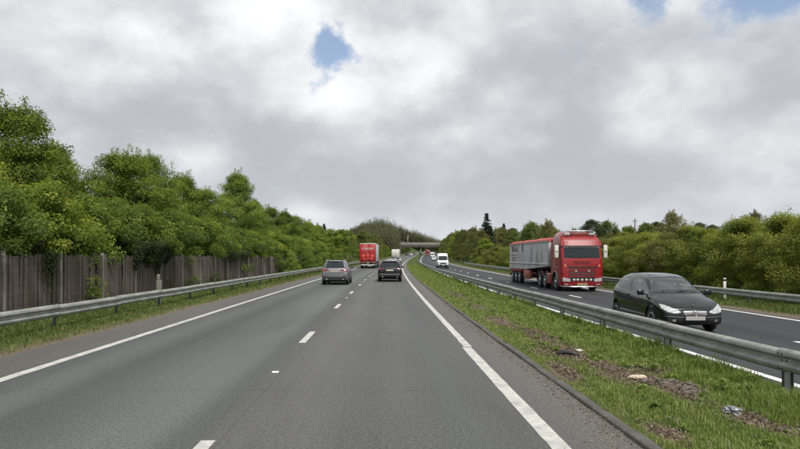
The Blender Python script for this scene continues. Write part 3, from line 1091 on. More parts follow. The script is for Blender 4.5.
# left side beyond the fence row
FAR_L = [('midB', -13.5, 128, 7.2), ('midB', -13.0, 142, 7.6), ('midA', -14.5, 158, 8.2), ('midB', -15, 174, 8.6), ('midB', -17, 190, 9), ('midA', -13.5, 205, 9.5), ('midA', -14.5, 226, 9.5), ('midA', -14, 250, 9), ('midO', -15, 275, 10), ('midO', -15, 300, 10),
         ('midO', -15, 325, 10), ('midA', -14.5, 350, 9), ('midA', -15, 372, 9)]
for i, (k, la, s, h) in enumerate(FAR_L):
    lab = ('green tree on the left roadside before the bridge, %s of that row' if k != 'midO' else 'olive-brown budding tree on the left roadside before the bridge, %s of that row') % ORD[i]
    plant(k, 'roadside_tree', la, s, h, lab, 'tree', 'trees on the left roadside towards the bridge')
for i, (la, s, h) in enumerate([(-32, 176, 11.5), (-27, 180, 10.5), (-23.5, 186, 11), (-38, 178, 11)]):
    plant('spruce', 'conifer_tree', la, s, h, 'dark conifer behind the left roadside trees, %s of four from the left' % ORD[(1, 2, 3, 0)[i]], 'tree', 'dark conifers behind the left roadside trees')
for i in range(22):
    s = 195 + 8.5 * i
    plant(rnd.choice(('midA', 'midO', 'midB')), 'roadside_bush', -11.5 - rnd.uniform(0, 1.2), s, rnd.uniform(4.0, 6.0), 'bush lining the left verge before the bridge, %s from the camera' % ORD[i], 'bush', 'bushes on the left verge before the bridge')
for i in range(16):
    s = 125 + 9 * i
    plant(rnd.choice(('midA', 'midO')), 'background_tree', -21 - rnd.uniform(0, 5), s, rnd.uniform(6.5, 8.5), 'tree in the dense left belt before the wooded hill, %s from the camera' % ORD[i], 'tree', 'left roadside tree belt')

for i in range(12):
    s = 398 + 8 * i
    plant(('midA', 'dark')[i % 2], 'roadside_bush', -12.0 - rnd.uniform(0, 1.5), s, rnd.uniform(6.5, 9), 'dark bush seen beneath the bridge on the left, %s beyond the deck' % ORD[i], 'bush', 'bushes beyond the bridge')
for i in range(8):
    s = 396 + 11 * i
    plant(('midA', 'dark')[i % 2], 'roadside_bush', 17.5 + rnd.uniform(0, 1.5), s, rnd.uniform(7, 9), 'bush seen beneath the bridge on the right, %s beyond the deck' % ORD[i], 'bush', 'bushes beyond the bridge')

# wooded hillside beyond and above the bridge, one mass
top_prof = [(350, 229), (356, 225), (362, 221), (375, 216), (388, 218), (395, 222), (405, 226), (420, 231), (436, 236.5), (446, 242)]
wp, wn, wsz, wt = [], [], [], []
for layer in range(4):
    for pxx in np.arange(350, 446, 1.6):
        if pxx < 396:
            s = 330 + 22 * layer + rnd.uniform(-8, 8)
        else:
            s = 640 - 12 * layer + rnd.uniform(-8, 8)
        yt = interp(top_prof, pxx) + 4.2 * (3 - layer) * (0.8 if pxx < 396 else 0.7) * (258 - interp(top_prof, pxx)) / 40 + rnd.uniform(-0.8, 2.6)
        x = (pxx - 380.6) * s / 600
        zt = 1.85 + (258.5 - yt) * s / 600
        la = x - cx(s)
        g = gz(la, s) if la < -12 or la > 16 else gz(-12, s)
        if zt - g < 3:
            continue
        hh = min(zt - g, 16)
        n = 1200 if layer > 1 else 600
        d = rng.normal(size=(n, 3))
        d /= np.linalg.norm(d, axis=1, keepdims=True)
        rr = rng.uniform(0.3, 1.0, n) ** 0.5
        rad = hh * rng.uniform(0.24, 0.30)
        p = np.stack([d[:, 0] * rr * rad, d[:, 1] * rr * rad, d[:, 2] * rr * hh * 0.5], 1)
        p *= (1 + 0.25 * np.sin(5 * d[:, 0] + pxx) * np.sin(4 * d[:, 2] + s))[:, None]
        wp.append(p + np.array([x, s, zt - hh * 0.5]))
        wn.append(d + rng.normal(0, 0.5, (n, 3)) + np.array([0, 0, 0.4]))
        wsz.append(rng.uniform(0.35, 0.75, n) * (1.15 - 0.35 * (d[:, 2] > 0.6)))
        wt.append(np.clip(rng.normal(rnd.uniform(0.25, 0.75), 0.14, n), 0, 1))
wood = link('distant_wood', leaf_mesh('distant_wood', np.concatenate(wp), np.concatenate(wn), np.concatenate(wsz), np.concatenate(wt), 0.5), M_LEAF_WOOD)
tag(wood, 'brown-green spring woodland on the hillside above and beyond the bridge', 'wood', kind='stuff')

# hedge on the right verge
hi = 0
HEDGE = []
s = 19.0
while s < 118:
    big = s < 31
    HEDGE.append((('shrubA', 'shrubB', 'shrubA', 'shrubC')[hi % 4] if not big else 'shrubA', 18.6 + rnd.uniform(-0.3, 0.5), s, (rnd.uniform(3.5, 3.9) if big else rnd.uniform(2.9, 3.7))))
    s += 2.9 if s < 60 else 3.8
    hi += 1
for i, (k, la, s, h) in enumerate(HEDGE):
    t = 'olive budding' if k == 'shrubC' else 'green leafy'
    if i < 14:
        plant(k, 'hedge_shrub', la, s, h, '%s shrub in the right verge hedge, %s counted from the right edge' % (t, ORD[i]), 'shrub', 'shrubs of the right verge hedge')
    else:
        plant(k, 'hedge_shrub', la, s, h, '%s shrub in the right verge hedge beyond the lorry, %s from the camera' % (t, ORD[i - 14]), 'shrub', 'distant shrubs of the right verge hedge')
for i in range(16):
    s = 24 + i * 4.2
    plant(('shrubB', 'shrubA', 'shrubC')[i % 3], 'hedge_shrub', 22.0 + rnd.uniform(-0.4, 0.6), s, rnd.uniform(3.4, 3.9) if s < 34 else rnd.uniform(3.3, 4.1), 'shrub at the back of the right verge hedge, %s from the right edge' % ORD[i], 'shrub', 'back row of the right verge hedge')

# roadside trees right of the far carriageway
FAR_R = [('midB', 19.0, 126, 5.5), ('midO', 19.5, 137, 7.5), ('midA', 20, 148, 7.5), ('midO', 20.5, 160, 9.0), ('midO', 19.5, 172, 8.5), ('midA', 19.5, 185, 9.5), ('midB', 19, 200, 9.5), ('midO', 19.5, 216, 10), ('midA', 19.5, 235, 10), ('midA', 20, 256, 10.5), ('midB', 20, 280, 10), ('midA', 20, 310, 10), ('midA', 20, 340, 10),
         ('midB', 20, 368, 10)]
for i, (k, la, s, h) in enumerate(FAR_R):
    lab = {'midO': 'brownish budding tree on the right verge behind the white van', 'midA': 'green tree on the right verge before the bridge', 'midB': 'yellow-green tree on the right verge towards the bridge'}[k]
    plant(k, 'roadside_tree', la, s, h, lab, 'tree', 'trees on the right verge towards the bridge')['label'] = lab + ', %s from the camera' % ORD[i]
for i in range(14):
    s = 118 + i * 13
    plant(rnd.choice(('midA', 'midO')), 'background_tree', 27 + rnd.uniform(0, 5), s, rnd.uniform(7.5, 10), 'tree in the belt behind the right verge trees, %s from the camera' % ORD[i], 'tree', 'tree belt behind the right verge')


def at(pxx, ytop, s):
    return (pxx - 380.6) * s / 600, 1.85 + (258.5 - ytop) * s / 600


def field_tree(key, pxx, ytop, s, label, group=None, name='field_tree', wide=1.0):
    x, zt = at(pxx, ytop, s)
    la = x - cx(s)
    return plant(key, name, x, s, zt - gz(la, s) + 0.05, label, 'tree', group, wide=wide, absx=True)


field_tree('conifer', 486.5, 213.5, 150, 'tall dark cone-shaped conifer standing above the right roadside trees', wide=1.15)
field_tree('spruce', 503.8, 223.5, 165, 'small ragged dark spruce right of the tall cone-shaped conifer')
for p_, y_, s_, k_, l_ in ((532, 223, 150, 'midA', 'round green tree rising just behind the grey trailer'), (592, 221, 140, 'dark', 'dark tree rising behind the red lorry cab'), (606, 222, 150, 'midA', 'small green tree right of the red lorry cab'),
                           (672, 214, 140, 'midO', 'brown-green domed tree standing above the right hedge'), (646, 224, 150, 'midA', 'green tree left of the domed tree above the hedge'), (657, 223, 170, 'dark', 'dark tree just left of the domed brown-green tree'),
                           (699, 224, 150, 'dark', 'dark evergreen left of the bare tree above the hedge'), (712, 226, 160, 'dark', 'dark evergreen under the bare tree above the hedge'), (738, 225, 165, 'dark', 'dark evergreen right of the bare tree above the hedge'), (755, 214, 130, 'midO', 'brown budding tree behind the tall hedge at right'),
                           (628, 227, 160, 'midB', 'low green tree beside the telegraph pole')):
    field_tree(k_, p_, y_, s_, l_)
for i in range(24):
    pxx = 470 + i * 14.5 + rnd.uniform(-4, 4)
    s = 190 + rnd.uniform(-10, 30)
    field_tree(rnd.choice(('midA', 'dark', 'midO')), pxx, rnd.uniform(227, 233), s, 'tree in the distant treeline over the right hedge, %s from the left' % ORD[i], 'distant treeline right of the road')
for j, (p_, y_, s_, l_) in enumerate(((727, 213, 120, 'leafless grey tree among dark evergreens above the hedge'), (735, 217, 125, 'smaller leafless tree right of the other bare tree'), (784, 200, 62, 'bare twiggy treetop sticking up over the hedge near the right edge'), (800, 197, 60, 'bare twiggy treetop at the right frame edge'))):
    x, zt = at(p_, y_, s_)
    la = x - cx(s_)
    o = empty('bare_tree', (x, s_, gz(la, s_) - 0.05), (0, 0, rnd.uniform(0, 6)))
    k = (zt - gz(la, s_)) / 10.2
    o.scale = (k, k, k)
    tag(o, l_, 'tree', 'leafless trees')
    link('branches', BARE[j % 2], None, o)


# ------------------------------------------------------------------ grass
def blades(name, lat, s, zf, hgt, wid, tint, mat, lean=0.5, xoff=None):
    n = len(lat)
    c = np.array([cx(q) for q in s])
    z = np.array([zf(a, b) + rz(b) for a, b in zip(lat, s)])
    base = np.stack([lat + c, s, z - 0.01], 1)
    th = rng.uniform(0, 6.283, n)
    side = np.stack([np.cos(th), np.sin(th), np.zeros(n)], 1) * (wid * 0.5)[:, None]
    ld = np.stack([-np.sin(th), np.cos(th), np.zeros(n)], 1)
    ln = (rng.uniform(0.1, 1.0, n) * lean * hgt)[:, None]
    up = np.stack([np.zeros(n), np.zeros(n), hgt], 1)
    mid_ = base + up * 0.6 + ld * ln * 0.35
    tip = base + up * (1 - 0.25 * ln / hgt[:, None]) + ld * ln
    V = np.stack([base - side, base + side, mid_ - side * 0.8, mid_ + side * 0.8, tip], 1).reshape(-1, 3)
    i = np.arange(n) * 5
    F = np.concatenate([np.stack([i, i + 1, i + 3], 1), np.stack([i, i + 3, i + 2], 1), np.stack([i + 2, i + 3, i + 4], 1)])
    me = np_mesh(name, V, F)
    set_attr(me, 'tint', np.concatenate([tint, tint, tint]))
    return link(name, me, mat)


def vnoise(a, b, seed=0.0):
    return 0.5 + 0.25 * (np.sin(1.9 * a + 0.7 * b + seed) * np.cos(1.1 * b - 1.3 * a + 2 * seed)) + 0.25 * np.sin(4.3 * a + 2.9 * b + seed) * np.sin(3.1 * b - 2.2 * a)


def scatter(l0, l1, zones):
    A, B = [], []
    for (s0, s1, dn) in zones:
        n = int((l1 - l0) * (s1 - s0) * dn)
        A.append(rng.uniform(l0, l1, n))
        B.append(rng.uniform(s0, s1, n))
    return np.concatenate(A), np.concatenate(B)


la, s = scatter(2.66, 5.86, [(4.0, 9, 2600), (9, 15, 1700), (15, 28, 800), (28, 55, 330), (55, 130, 110)])
dd = np.array([dirt(a, b) for a, b in zip(la, s)])
edge = np.clip((3.0 - la) / 0.3, 0, 1)
keep = rng.uniform(0, 1, len(la)) > np.clip(dd * 1.45 - 0.32 + 0.75 * (vnoise(la * 4, s * 2.6) - 0.5) + 0.3 * (vnoise(la * 11, s * 9, 4.0) - 0.5), 0, 0.97)
la, s, dd, edge = la[keep], s[keep], dd[keep], edge[keep]
tuft = vnoise(la * 1.3, s * 1.3, 2.0)
far_side = np.clip((la - 3.9) / 1.6, 0, 1)
tuft2 = vnoise(la * 3.7, s * 2.9, 7.0)
hg = (0.045 + 0.24 * far_side * tuft * (0.4 + tuft2) + 0.08 * tuft * tuft2) * rng.uniform(0.55, 1.3, len(la)) * (1 - 0.5 * edge) * (1 - 0.4 * dd)
wd = 0.0075 + 0.0011 * np.clip(s - 6, 0, 60)
ti = np.clip(0.42 + 0.5 * (tuft2 - 0.5) + 0.20 * (1 - far_side) + 0.25 * edge + rng.normal(0, 0.15, len(la)) + 0.3 * (rng.uniform(0, 1, len(la)) < 0.07), 0, 1)
g = blades('median_grass', la, s, MZ, hg, wd, ti, M_GRASS, 0.75)
tag(g, 'bright green rough grass growing on the central reservation', 'grass', kind='stuff')

la, s = scatter(-11.0, -7.12, [(9.0, 20, 800), (20, 40, 380), (40, 80, 150), (80, 130, 60)])
keep = rng.uniform(0, 1, len(la)) < np.clip((-7.05 - la) / 0.8 + 0.3 * (vnoise(la * 2, s * 2) - 0.3), 0.06, 1)
la, s = la[keep], s[keep]
tuft = vnoise(la * 1.1, s * 1.1, 5.0)
hg = (0.05 + 0.09 * tuft + 0.10 * np.clip((-8.4 - la) / 1.5, 0, 1)) * rng.uniform(0.5, 1.3, len(la))
wd = 0.010 + 0.0010 * np.clip(s - 9, 0, 70)
ti = np.clip(0.45 + 0.3 * (tuft - 0.5) + rng.normal(0, 0.17, len(la)) + 0.25 * (la > -7.6), 0, 1)
g = blades('verge_grass', la, s, lambda a, b: interp(PROFILE, a), hg, wd, ti, M_GRASS_L, 0.7)
tag(g, 'dull green verge grass under the left barrier and fence', 'grass', kind='stuff')

la, s = scatter(14.15, 18.2, [(18, 40, 420), (40, 80, 170), (80, 130, 60)])
keep = rng.uniform(0, 1, len(la)) < np.clip((la - 14.3) / 0.7, 0.05, 1)
la, s = la[keep], s[keep]
hg = (0.07 + 0.16 * vnoise(la, s, 1.0)) * rng.uniform(0.5, 1.3, len(la))
wd = 0.012 + 0.0010 * np.clip(s - 10, 0, 70)
ti = np.clip(0.45 + rng.normal(0, 0.18, len(la)) + 0.2 * (vnoise(la, s, 9.0) - 0.5), 0, 1)
g = blades('verge_grass', la, s, lambda a, b: interp(PROFILE, a), hg, wd, ti, M_GRASS_L, 0.7)
tag(g, 'green grass under the far right barrier in front of the hedge', 'grass', kind='stuff')

# broad-leaved weeds and dry stalks among the grass
cl, cs_ = scatter(3.0, 5.7, [(5.0, 12, 3.2), (12, 30, 1.6)])
WP, WN, WS, WT = [], [], [], []
for a, b in zip(cl, cs_):
    if any(abs(a - u_) < 0.35 and abs(b - v_) < 0.5 for u_, v_ in ((3.8, 8.9), (3.98, 6.82), (3.8, 11.55), (3.42, 11.0), (4.08, 8.35))):
        continue
    m = int(rng.integers(14, 40))
    r = rng.uniform(0.05, 0.16)
    th = rng.uniform(0, 6.283, m)
    rad = r * rng.uniform(0.2, 1, m)
    zz = rng.uniform(0.03, 0.16, m) * (0.5 + 0.8 * (a > 4.3))
    WP.append(np.stack([a + cx(b) + rad * np.cos(th), b + rad * np.sin(th), np.full(m, MZ(a, b) + rz(b)) + zz], 1))
    WN.append(np.stack([0.5 * np.cos(th), 0.5 * np.sin(th), np.ones(m)], 1) + rng.normal(0, 0.25, (m, 3)))
    WS.append(rng.uniform(0.04, 0.10, m))
    WT.append(np.clip(rng.normal(rng.uniform(0.2, 0.6), 0.12, m), 0, 1))
wd_ = link('median_weeds', leaf_mesh('median_weeds', np.concatenate(WP), np.concatenate(WN), np.concatenate(WS), np.concatenate(WT), 0.5), M_GRASS)
tag(wd_, 'broad-leaved weeds scattered through the central reservation grass', 'weeds', kind='stuff')
la, s = scatter(2.75, 5.8, [(4.5, 12, 16), (12, 30, 7)])
n = len(la)
sk = blades('dry_stalks', la, s, MZ, rng.uniform(0.06, 0.22, n), np.full(n, 0.003) + 0.0003 * s, np.clip(rng.normal(0.85, 0.1, n), 0, 1), M_LITTER, 1.1)
tag(sk, 'dry straw-coloured stalks in the central reservation grass', 'dry grass', kind='stuff')

# dead leaves and twigs on the bare soil
la, s = scatter(2.8, 5.2, [(4.5, 16, 1900), (16, 34, 500)])
dd = np.array([dirt(a, b) for a, b in zip(la, s)])
k = rng.uniform(0, 1, len(la)) < dd ** 1.1
la, s = la[k], s[k]
n = len(la)
pos = np.stack([la + np.array([cx(q) for q in s]), s, np.array([MZ(a, b) + rz(b) for a, b in zip(la, s)]) + rng.uniform(0.0, 0.025, n)], 1)
lit = link('leaf_litter', leaf_mesh('leaf_litter', pos, np.array([0, 0, 1.0]) + rng.normal(0, 0.5, (n, 3)), rng.uniform(0.012, 0.055, n), np.clip(rng.normal(0.5, 0.28, n), 0, 1), 0.5), M_LITTER)
tag(lit, 'brown dead leaves and twigs on bare soil of the central reservation', 'leaf litter', kind='stuff')


# grit and dead leaves washed against the kerb
n = 2600
s = 4.5 + rng.uniform(0, 1, n) ** 1.5 * 22
la = 2.55 - np.abs(rng.normal(0, 0.16, n)) * (0.6 + 0.8 * vnoise(s * 0.7, s * 0.3, 3.0))
pos = np.stack([la + np.array([cx(q) for q in s]), s, np.array([rz(q) for q in s]) + rng.uniform(0.004, 0.012, n)], 1)
gd_ = link('gutter_debris', leaf_mesh('gutter_debris', pos, np.array([0, 0, 1.0]) + rng.normal(0, 0.35, (n, 3)), rng.uniform(0.008, 0.035, n), np.clip(rng.normal(0.5, 0.3, n), 0, 1), 0.7), M_LITTER)
tag(gd_, 'brown grit and dead leaves washed against the median kerb', 'debris', kind='stuff')


# ------------------------------------------------------------------ vehicles: helpers
def section(zb, zs, zt, W, wr):
    hc = max(zt - zs, 0.01)
    k = sstep((hc - 0.12) / 0.30)
    H_ = zs - zb
    pts = [(0, zb), (0.70 * W, zb), (0.92 * W, zb + 0.015), (0.98 * W, zb + 0.10 * H_ + 0.02), (0.997 * W, zb + 0.35 * H_), (1.0 * W, zb + 0.62 * H_), (0.992 * W, zb + 0.84 * H_), (0.972 * W, zs - 0.02), (0.94 * W, zs + 0.01)]
    A = [(lerp(0.93 * W, wr, 0.30), zs + 0.34 * hc), (lerp(0.92 * W, wr, 0.68), zs + 0.70 * hc), (wr, zt - 0.10 * hc - 0.012), (0.88 * wr, zt - 0.022), (0.5 * wr, zt - 0.005), (0, zt)]
    B = [(0.86 * W, zs + 0.38 * hc), (0.74 * W, zs + 0.66 * hc), (0.58 * W, zs + 0.84 * hc), (0.42 * W, zs + 0.93 * hc), (0.22 * W, zs + 0.985 * hc), (0, zt)]
    pts += [(lerp(b[0], a[0], k), lerp(b[1], a[1], k)) for a, b in zip(A, B)]
    return pts


def smooth_tab(tab, ys):
    xs = np.array([t[0] for t in tab])
    vs = np.array([t[1] for t in tab])
    o = np.argsort(xs)
    xs, vs = xs[o], vs[o]
    v = np.interp(ys, xs, vs)
    return v


def loft_car(sp_):
    y0, y1 = sp_['y']
    ys = np.unique(np.concatenate([np.linspace(y0, y1, 64), [y0 + 0.02, y0 + 0.05, y1 - 0.02, y1 - 0.05]]))
    T = {}
    for kk in ('zb', 'zs', 'zt', 'w', 'wr'):
        v = smooth_tab(sp_[kk], ys)
        for _ in range(2):
            v2 = v.copy()
            v2[1:-1] = 0.25 * v[:-2] + 0.5 * v[1:-1] + 0.25 * v[2:]
            v = v2
        T[kk] = v
    V, F = [], []
    n = None
    for i, y in enumerate(ys):
        h = section(T['zb'][i], T['zs'][i], T['zt'][i], T['w'][i], T['wr'][i])
        ring = h + [(-x, z) for x, z in reversed(h[1:-1])]
        n = len(ring)
        V += [(x, y, z) for x, z in ring]
    for i in range(len(ys) - 1):
        for k in range(n):
            a, b = i * n + k, i * n + (k + 1) % n
            F.append((a, b, b + n, a + n))
    F.append(tuple(reversed(range(n))))
    F.append(tuple(range((len(ys) - 1) * n, len(ys) * n)))
    mb = MB()
    mb.add(V, F, True)
    return mb


def bvh_of(me):
    bm = bmesh.new()
    bm.from_mesh(me)
    t = BVHTree.FromBMesh(bm)
    bm.free()
    return t


def resample(pl, n):
    pl = [Vector(p) for p in pl]
    d = [0.0]
    for a, b in zip(pl, pl[1:]):
        d.append(d[-1] + (b - a).length)
    out = []
    for i in range(n + 1):
        t = d[-1] * i / n
        j = max(k for k in range(len(d)) if d[k] <= t + 1e-9)
        if j >= len(pl) - 1:
            out.append(pl[-1])
        else:
            out.append(pl[j].lerp(pl[j + 1], (t - d[j]) / max(1e-9, d[j + 1] - d[j])))
    return out


def patch_mesh(name, bvh, lower, upper, axis, sgn, off=0.006, nu=12, nv=5, depth=0.03):
    """panel conforming to the body: a strip between two outlines seen along an axis, pushed onto the surface"""
    lo, up = resample(lower, nu), resample(upper, nu)
    V, Bk = [], []
    for j in range(nv + 1):
        for i in range(nu + 1):
            q = lo[i].lerp(up[j_] if False else up[i], j / nv)
            if axis == 'y':
                o, d = Vector((q.x, sgn * 10, q.y)), Vector((0, -sgn, 0))
            elif axis == 'x':
                o, d = Vector((sgn * 10, q.x, q.y)), Vector((-sgn, 0, 0))
            else:
                o, d = Vector((q.x, q.y, 10)), Vector((0, 0, -1))
            hit, nrm, _, _ = bvh.ray_cast(o, d)
            if hit is None:
                hit, nrm, _, _ = bvh.find_nearest(o + d * (10 - 0.9))
                nrm = -d
            if nrm.dot(d) > 0:
                nrm = -nrm
            V.append(hit + nrm * off)
            Bk.append(hit + d * depth)
    n = (nu + 1) * (nv + 1)
    F = []
    w_ = nu + 1
    for j in range(nv):
        for i in range(nu):
            F.append((j * w_ + i, j * w_ + i + 1, (j + 1) * w_ + i + 1, (j + 1) * w_ + i))
    ring = [i for i in range(w_)] + [j * w_ + nu for j in range(1, nv + 1)] + [nv * w_ + i for i in range(nu - 1, -1, -1)] + [j * w_ for j in range(nv - 1, 0, -1)]
    vs = [tuple(v) for v in V] + [tuple(Bk[r]) for r in ring]
    for k in range(len(ring)):
        k2 = (k + 1) % len(ring)
        F.append((ring[k], ring[k2], n + k2, n + k))
    mb = MB()
    mb.add(vs, F, True)
    return mb


def patch(name, bvh, lower, upper, axis, sgn, mat, parent, **kw):
    o = patch_mesh(name, bvh, lower, upper, axis, sgn, **kw).build(name, mat, parent)
    sharp(o, 45)
    return o


def both(name, bvh, lower, upper, mat, parent, axis='x', sgn=1, **kw):
    """the same panel on both sides of the car"""
    if axis == 'x':
        patch(name, bvh, lower, upper, 'x', 1, mat, parent, **kw)
        patch(name, bvh, lower, upper, 'x', -1, mat, parent, **kw)
    else:
        patch(name, bvh, lower, upper, axis, sgn, mat, parent, **kw)
        patch(name, bvh, [(-a, b) for a, b in lower], [(-a, b) for a, b in upper], axis, sgn, mat, parent, **kw)


def wheel_meshes(r, wd, spokes=5):
    rr = r * 0.66
    t = MB()
    t.lathe_x([(-wd / 2 + 0.02, rr), (-wd / 2, rr + 0.03), (-wd / 2, r - 0.035), (-wd / 2 + 0.03, r), (wd / 2 - 0.03, r), (wd / 2, r - 0.035), (wd / 2, rr + 0.03), (wd / 2 - 0.02, rr)], n=32)
    tm = t.mesh('wheel')
    tm.materials.append(M_TYRE)
    m = MB()
    m.lathe_x([(wd / 2 - 0.07, rr), (wd / 2 - 0.012, rr + 0.004), (wd / 2 - 0.012, rr - 0.03), (wd / 2 - 0.07, rr - 0.035)], n=32)
    m.lathe_x([(wd / 2 - 0.06, rr * 0.26), (wd / 2 - 0.02, rr * 0.22), (wd / 2 - 0.015, 0.01)], n=16)
    for k in range(spokes):
        a = 2 * math.pi * k / spokes
        rot = Matrix.Rotation(a, 3, 'X')
        c = rot @ Vector((wd / 2 - 0.04, 0, rr * 0.55))
        m.box(c, (0.035, rr * 0.30, rr * 0.88), rot)
    rm = m.mesh('rim')
    rm.materials.append(M_ALLOY)
    return tm, rm


def add_wheels(parent, r, wd, track, ys, spokes=5, meshes=None):
    tm, rm = meshes or wheel_meshes(r, wd, spokes)
    for y in ys:
        for sg in (1, -1):
            o = link('wheel', tm, None, parent)
            o.location = (sg * track, y, r)
            if sg < 0:
                o.rotation_euler = (0, 0, math.pi)
            link('rim', rm, None, o)


def cut_arches(body, W, r, ys, deep=0.30):
    cut = MB()
    for y in ys:
        for sg in (1, -1):
            n = 28
            vs, fs = [], []
            for x in (W - deep, W + 0.3):
                for k in range(n):
                    t = 2 * math.pi * k / n
                    vs.append((sg * x, y + r * math.cos(t), r * 0.94 + r * math.sin(t)))
            for k in range(n):
                fs.append((k, (k + 1) % n, (k + 1) % n + n, k + n))
            fs += [tuple(reversed(range(n))), tuple(range(n, 2 * n))]
            cut.add(vs, fs)
    co = cut.build('arch_cutter', M_DARK)
    md = body.modifiers.new('b', 'BOOLEAN')
    md.operation = 'DIFFERENCE'
    md.object = co
    md.solver = 'EXACT'
    md.material_mode = 'TRANSFER'
    dg = bpy.context.evaluated_depsgraph_get()
    me = bpy.data.meshes.new_from_object(body.evaluated_get(dg))
    body.modifiers.clear()
    old = body.data
    body.data = me
    bpy.data.meshes.remove(old)
    cm = co.data
    bpy.data.objects.remove(co)
    bpy.data.meshes.remove(cm)
    sharp(body, 40)


def copy_tree(o, parent=None):
    c = o.copy()
    col.objects.link(c)
    c.parent = parent
    for ch in list(o.children):
        copy_tree(ch, c)
    return c


def place(o, lat, s, zoff, oncoming=False):
    o.location = P(lat, s, zoff)
    h = math.atan(cxd(s))
    sl = math.atan(rzd(s))
    o.rotation_euler = (-sl if oncoming else sl, 0, (math.pi - h) if oncoming else -h)


def mirror_part(parent, x, y, z, mat, sz=(0.2, 0.11, 0.15)):
    for sg in (1, -1):
        m = MB()
        m.bevbox((sg * x, y, z), sz, 0.035, 2)
        m.box((sg * (x - sz[0] * 0.55), y + 0.01, z - sz[2] * 0.4), (0.14, 0.05, 0.03))
        o = m.build('wing_mirror', mat, parent)
        MB().box((sg * x, y - sz[1] / 2 - 0.004, z), (sz[0] * 0.8, 0.006, sz[2] * 0.75)).build('mirror_glass', M_GLASS, o)


# ---- black hatchback (oncoming, near lane)
def bool_cut(body, mb, mat):
    co = mb.build('cutter', mat)
    md = body.modifiers.new('b', 'BOOLEAN')
    md.operation = 'DIFFERENCE'
    md.object = co
    md.solver = 'EXACT'
    md.material_mode = 'TRANSFER'
    dg = bpy.context.evaluated_depsgraph_get()
    me = bpy.data.meshes.new_from_object(body.evaluated_get(dg))
    body.modifiers.clear()
    old = body.data
    body.data = me
    bpy.data.meshes.remove(old)
    cm = co.data
    bpy.data.objects.remove(co)
    bpy.data.meshes.remove(cm)


